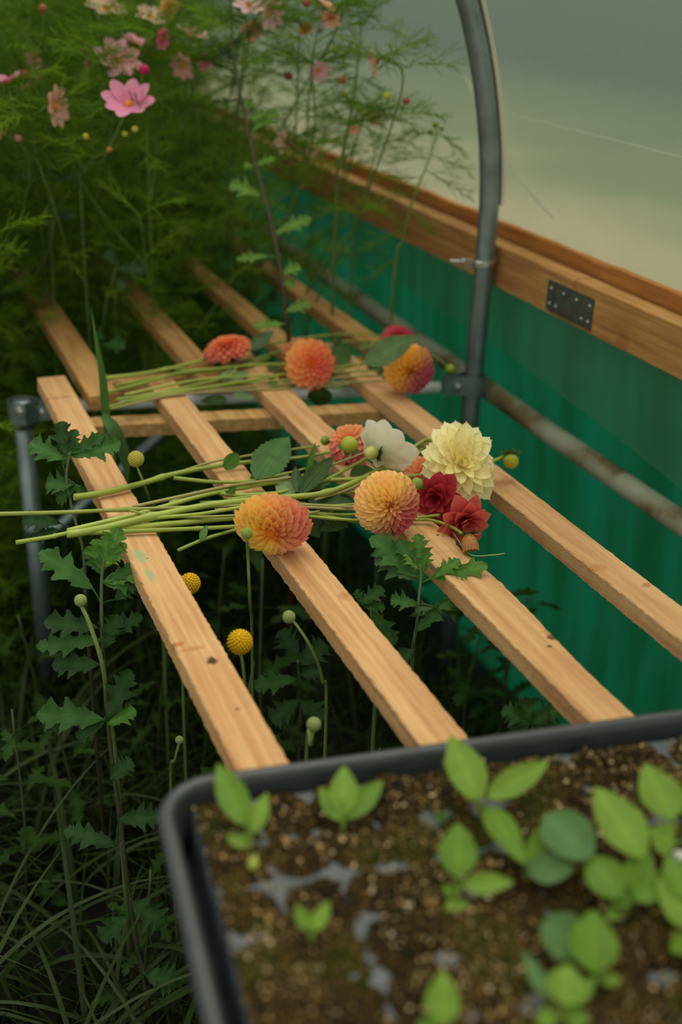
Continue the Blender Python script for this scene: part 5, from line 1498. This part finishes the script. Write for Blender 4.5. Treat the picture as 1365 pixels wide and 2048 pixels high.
PKC = srgb(236, 140, 178); PKL = srgb(244, 176, 190); PCH = srgb(236, 172, 148); PCL = srgb(240, 196, 170); MGC = srgb(190, 50, 110); RSE = srgb(206, 104, 120)
def cosmos_flower(label, px, py, dep, rpx, axis, col, col2, n=8, stem=None, open_=1.25, buds=(), leaves=2, W=.27, half=False):
    dep = 1.90 + (dep - 1.95) * .42
    c = atd(px, py, dep); R = rpx * dep / F_PX; r = random.Random(int(px * 7 + py))
    if stem: sp_ = [atd(*q) for q in stem]
    else:
        sp_ = [c - axis * .012 * 1.0, c - axis * .05 - Z3 * .05, c + Vector((r.uniform(-.05, .05), r.uniform(.12, .22), -.30)), c + Vector((r.uniform(-.10, .10), r.uniform(.3, .5), -.65))]
    g = Vector((sp_[-1].x, sp_[-1].y, 0))
    root = thing('cosmos_plant', label, 'plant', g)
    mb = MB(); path = smoothpath([c - axis * R * .08] + sp_ + ([g] if sp_[-1].z > .03 else []), 7)
    tube(mb, path, lambda t: .0012 + .0016 * t, 6, c0=(.16, .27, .05), c1=(.10, .15, .04)); build('stem', mb, M_stem, root)
    mb = MB(); a, A, B = basis(axis)
    for k in range(n):
        th = 2 * math.pi * k / n + r.uniform(-.08, .08) + .2; rad = A * math.cos(th) + B * math.sin(th)
        ph = open_ * r.uniform(.92, 1.08); d_ = (a * math.cos(ph) + rad * math.sin(ph)).normalized()
        et = a.cross(rad).normalized(); up_ = d_.cross(et)
        if up_.dot(a) < 0: up_ = -up_
        petal(mb, c + d_ * R * .08, d_, et, up_, R * r.uniform(.86, 1.0), R * W, cup=.14, curl=r.uniform(-.04, .12), cb=col2, ct=col, rows=7, cols=6, notch=.07, twist=r.uniform(-.12, .12))
    fh = build('flower_head', mb, M_petal, root)
    mb = MB(); ellipsoid(mb, c + a * R * .06, R * .15, a, R * .12, 10, 6, col=srgb(226, 150, 30), bump=.08)
    for i in range(24):
        s = (i + .5) / 24; th = GOLD * i; rr = R * .14 * math.sqrt(s)
        ellipsoid(mb, c + a * R * (.16 - .08 * s) + (A * math.cos(th) + B * math.sin(th)) * rr, R * .022, a, R * .03, 5, 4, col=srgb(220, 140, 30))
    build('disc', mb, M_button, fh)
    mb = MB(); ellipsoid(mb, c - a * R * .06, R * .13, a, R * .1, 8, 6, col=(.06, .10, .03)); build('calyx', mb, M_stem, fh)
    fo = MB()
    for t in (.10, .17, .26, .36, .48, .60, .74)[:5 + leaves]:
        p = path[int(t * (len(path) - 1))]; aa = r.uniform(0, 6.28)
        for s in (0, math.pi): feather(fo, p, Vector((math.cos(aa + s), math.sin(aa + s), .5)), r.uniform(.08, .14), r, r.choice(FE))
    if fo.v: build('foliage', fo, M_feather, root)
    for (bx, by, bd_, br, bc) in buds:
        bd_ = 1.90 + (bd_ - 1.95) * .42; bc_ = atd(bx, by, bd_); rr = br * bd_ / F_PX
        m = MB(); ellipsoid(m, bc_, rr, Z3, rr * .9, 10, 8, col=bc); b_ = build('bud', m, M_button, root)
        near = min(path[1:], key=lambda p: (p - bc_).length + max(0, p.z - bc_.z + .04) * 3)
        m = MB(); tube(m, smoothpath([bc_, bc_.lerp(near, .5) + Z3 * -.01, near], 4), .0009, 5, c0=(.16, .27, .05)); build('bud_stalk', m, M_stem, b_)
    return root
BUDP = srgb(190, 120, 110); BUDM = srgb(180, 40, 90); BUDY = srgb(190, 190, 60); BUDB = srgb(150, 90, 60)
F_ = lambda dx, dy, a: mk_axis(dx, dy, a)
cosmos_flower('open pink cosmos with orange centre, sharpest of the flowers at top left', 258, 211, 1.95, 58, F_(.06, -1, 27), PKC, srgb(226, 110, 160), open_=1.12, stem=[(262, 215, 1.97), (245, 240, 1.98), (215, 300, 2.0), (175, 335, 2.05), (165, 450, 2.15)], buds=[(288, 139, 1.93, 11, BUDM), (270, 258, 1.97, 7, srgb(210, 190, 90)), (172, 273, 2.0, 7, BUDY), (250, 268, 1.98, 6, BUDY), (219, 299, 2.0, 6, srgb(190, 130, 60))])
cosmos_flower('peach cosmos turned sideways left of the sharp pink one', 108, 212, 2.02, 44, F_(1, .1, 72), PCH, srgb(214, 140, 120), buds=[(36, 277, 2.05, 8, BUDP)])
cosmos_flower('pale pink and peach cosmos blooming above and left of the sharp pink one', 236, 122, 2.2, 52, F_(.1, -.1, 25), srgb(232, 160, 168), srgb(226, 150, 150))
cosmos_flower('dusky red cosmos seen from the side beside the pale peach one', 178, 126, 2.15, 28, F_(-1, .2, 80), srgb(186, 96, 96), srgb(160, 70, 80))
cosmos_flower('pink cosmos cut by the left frame edge', 14, 166, 2.05, 40, F_(-.2, -1, 60), PKC, RSE, buds=[(50, 150, 2.1, 10, srgb(150, 60, 60))])
cosmos_flower('washed out rose cosmos between the left edge bloom and the sideways one', 66, 172, 2.35, 36, F_(-.4, -.6, 60), srgb(206, 120, 130), RSE)
cosmos_flower('reddish small cosmos bloom low at the left frame edge', 2, 268, 2.15, 20, F_(-1, 0, 50), srgb(200, 120, 120), srgb(140, 50, 60))
cosmos_flower('blurred peach cosmos at the top near the left, above the pale bud', 68, 120, 2.5, 24, F_(.4, .2, 50), PCL, PCH)
cosmos_flower('pink cosmos bloom seen edge on above the pale pink and peach one', 272, 88, 2.3, 38, F_(.3, -1, 60), srgb(226, 150, 166), RSE)
cosmos_flower('deep pink cosmos in profile right of the magenta bud', 322, 76, 2.2, 24, F_(1, .4, 70), srgb(222, 100, 130), srgb(200, 70, 100))
cosmos_flower('blurred pale peach cosmos high above the deep pink profile one', 300, 36, 2.5, 34, F_(.2, -.3, 40), PCL, srgb(230, 190, 140))
cosmos_flower('broad pale peach cosmos at the top edge left of centre', 212, 20, 2.5, 48, F_(.1, -.2, 40), PCL, srgb(236, 200, 150), buds=[(86, 17, 2.1, 9, BUDB)])
cosmos_flower('faded pink cosmos half veiled by foliage, leftmost of the veiled trio', 366, 130, 2.4, 30, F_(-.3, .6, 50), srgb(216, 150, 150), PCH)
cosmos_flower('faded pink cosmos half veiled by foliage, rightmost of the veiled trio', 410, 122, 2.45, 22, F_(.6, .6, 60), srgb(220, 156, 160), RSE)
cosmos_flower('pale peach cosmos above the veiled trio', 385, 72, 2.5, 36, F_(.2, -.4, 50), PCL, PCH)
cosmos_flower('small yellowish cosmos bloom at the top between the pale ones', 336, 10, 2.5, 26, F_(.2, .3, 50), srgb(226, 190, 120), srgb(220, 170, 90))
cosmos_flower('open white pink cosmos at the top edge right of the dark stem', 496, 12, 2.15, 36, F_(.1, -.2, 35), srgb(244, 204, 200), PKL)
cosmos_flower('pale pink cosmos with drooping petals just right of the top white one', 540, 26, 2.2, 36, F_(.8, .4, 60), srgb(242, 196, 186), PKL)
cosmos_flower('peach cosmos petals hanging below the top white pink pair', 500, 58, 2.4, 28, F_(.5, .8, 60), PCH, srgb(220, 150, 110))
cosmos_flower('peach orange cosmos in profile at the top against the polythene', 652, 14, 2.15, 30, F_(.4, -.6, 60), srgb(244, 184, 150), srgb(236, 150, 110), buds=[(613, 5, 2.1, 9, BUDB)])
cosmos_flower('upturned peach cosmos below the profile one against the polythene', 662, 34, 2.18, 26, F_(-.3, .9, 70), srgb(244, 186, 160), srgb(236, 150, 120), buds=[(685, 160, 2.1, 8, BUDB)])
cosmos_flower('dim orange cosmos bloom under the profile one at the top', 610, 56, 2.4, 18, F_(.2, .8, 60), srgb(210, 140, 90), srgb(190, 110, 60))
cosmos_flower('peach cosmos seen from behind in front of the clear polythene', 754, 124, 2.1, 33, F_(-.9, .1, 105), srgb(238, 176, 146), srgb(226, 140, 120), buds=[(813, 202, 2.08, 8, srgb(150, 80, 60)), (775, 190, 2.1, 7, BUDY)])
cosmos_flower('lilac pink cosmos below the top group left of the polythene', 637, 140, 2.35, 26, F_(.2, .6, 60), srgb(226, 160, 176), PKL, buds=[(577, 152, 2.3, 9, srgb(130, 50, 40))])
cosmos_flower('pale cosmos bloom by the far end of the timber rail', 568, 282, 2.6, 28, F_(-.8, 0, 60), srgb(236, 190, 190), PCL)
cosmos_flower('faint peach cosmos right of the one by the rail end', 622, 300, 2.9, 18, F_(.2, .6, 60), PCL, PCH)
cosmos_flower('pale peach cosmos half hidden beside the upright stem on the polythene', 748, 232, 2.5, 24, F_(.4, .6, 60), PCL, srgb(232, 200, 150))
cosmos_flower('small orange cosmos bloom low against the polythene', 708, 258, 2.4, 14, F_(.2, .6, 60), srgb(226, 160, 100), PCH)
# tall stems in front of the polythene
def cosmos_stalk(label, line, rs, buds, leaves, seed, fl=.12):
    pts = [atd(*q) for q in line]; g = Vector((pts[-1].x, pts[-1].y, 0)); r = random.Random(seed)
    root = thing('cosmos_plant', label, 'plant', g)
    mb = MB(); path = smoothpath(pts + [g], 8); tube(mb, path, lambda t: rs * (.5 + .7 * t), 7, c0=(.17, .28, .05), c1=(.10, .16, .04)); build('stem', mb, M_stem, root)
    fo = MB()
    for (px, py, dx, dy, Lp) in leaves:
        q = min(path, key=lambda p: (p - atd(px, py, depth(p))).length)
        d_ = IR * dx + IDN * dy - FW * r.uniform(-.3, .3); feather(fo, q, d_, Lp * depth(q) / F_PX, r, r.choice(FE))
    build('foliage', fo, M_feather, root)
    for (bx, by, br, bc) in buds:
        dd_ = line[0][2]; bc_ = atd(bx, by, dd_); rr = br * dd_ / F_PX
        m = MB(); ellipsoid(m, bc_, rr, Z3, rr * .9, 10, 8, col=bc); b_ = build('bud', m, M_button, root)
        near = min(path, key=lambda p: (p - bc_).length + max(0, p.z - bc_.z + .03) * 3)
        m = MB(); tube(m, smoothpath([bc_, bc_.lerp(near, .5), near], 4), .0009, 5, c0=(.16, .27, .05)); build('bud_stalk', m, M_stem, b_)
cosmos_stalk('tall bright green cosmos stalk rising past the film left of the steel hoop', [(712, -20, 2.15), (722, 60, 2.15), (715, 140, 2.16), (700, 240, 2.18), (682, 330, 2.2), (672, 420, 2.25)], .0034, [(668, 100, 7, BUDY), (690, 188, 7, BUDY)], [(724, 58, 1, -.35, 120), (722, 60, .6, -1, 90), (715, 130, -1, .1, 90), (712, 150, 1, .5, 80), (705, 210, -1, 0, 90), (700, 240, 1, .2, 110), (690, 290, -1, .2, 90), (688, 300, 1, -.2, 120), (680, 340, -1, .1, 80), (676, 380, 1, .1, 90), (672, 420, -1, .2, 90)], 5)
cosmos_stalk('cosmos stalk tipped with green buds beside the steel hoop', [(876, 258, 2.1), (862, 310, 2.1), (838, 370, 2.1), (820, 420, 2.12), (806, 480, 2.15), (785, 600, 2.2)], .0026, [(872, 250, 7, srgb(120, 140, 30)), (862, 264, 6, srgb(110, 130, 30)), (884, 258, 5, srgb(110, 130, 30))], [(876, 262, 1, .7, 70), (872, 268, -1, -.2, 70), (864, 310, 1, .4, 90), (860, 316, -1, -.1, 90), (852, 340, 1, .5, 110), (846, 352, -1, .0, 100), (830, 390, -1, .1, 90), (822, 420, 1, .6, 60), (812, 460, -1, .2, 90), (800, 520, -1, .3, 90)], 6)
cosmos_stalk('leaning cosmos stalk with fine leaves between the film and the dense bank', [(776, 190, 2.3), (764, 260, 2.3), (750, 310, 2.3), (736, 370, 2.32), (720, 440, 2.36), (705, 520, 2.4)], .0022, [(776, 192, 6, BUDY)], [(774, 210, 1, -.4, 70), (768, 240, -1, -.1, 80), (760, 270, 1, .1, 110), (752, 300, -1, .1, 110), (744, 340, 1, .1, 110), (738, 370, -1, .2, 110), (728, 410, 1, .1, 110), (720, 440, -1, .1, 110), (712, 480, 1, .2, 90), (706, 510, -1, .2, 90)], 7)
cosmos_stalk('cosmos stalk arching over the timber rail near the hoop clip', [(640, 60, 2.5), (650, 160, 2.5), (648, 260, 2.5), (640, 340, 2.5), (632, 430, 2.55), (620, 520, 2.6)], .0024, [(690, 130, 6, BUDY), (640, 60, 7, srgb(120, 90, 40))], [(644, 90, 1, -.1, 90), (646, 110, -1, .1, 90), (650, 160, 1, .1, 110), (650, 180, -1, -.1, 100), (648, 240, 1, .2, 110), (646, 270, -1, .2, 110), (640, 320, 1, .1, 110), (638, 350, -1, .2, 90), (634, 400, 1, .2, 110), (630, 440, -1, .2, 90), (624, 490, 1, .2, 90)], 8)
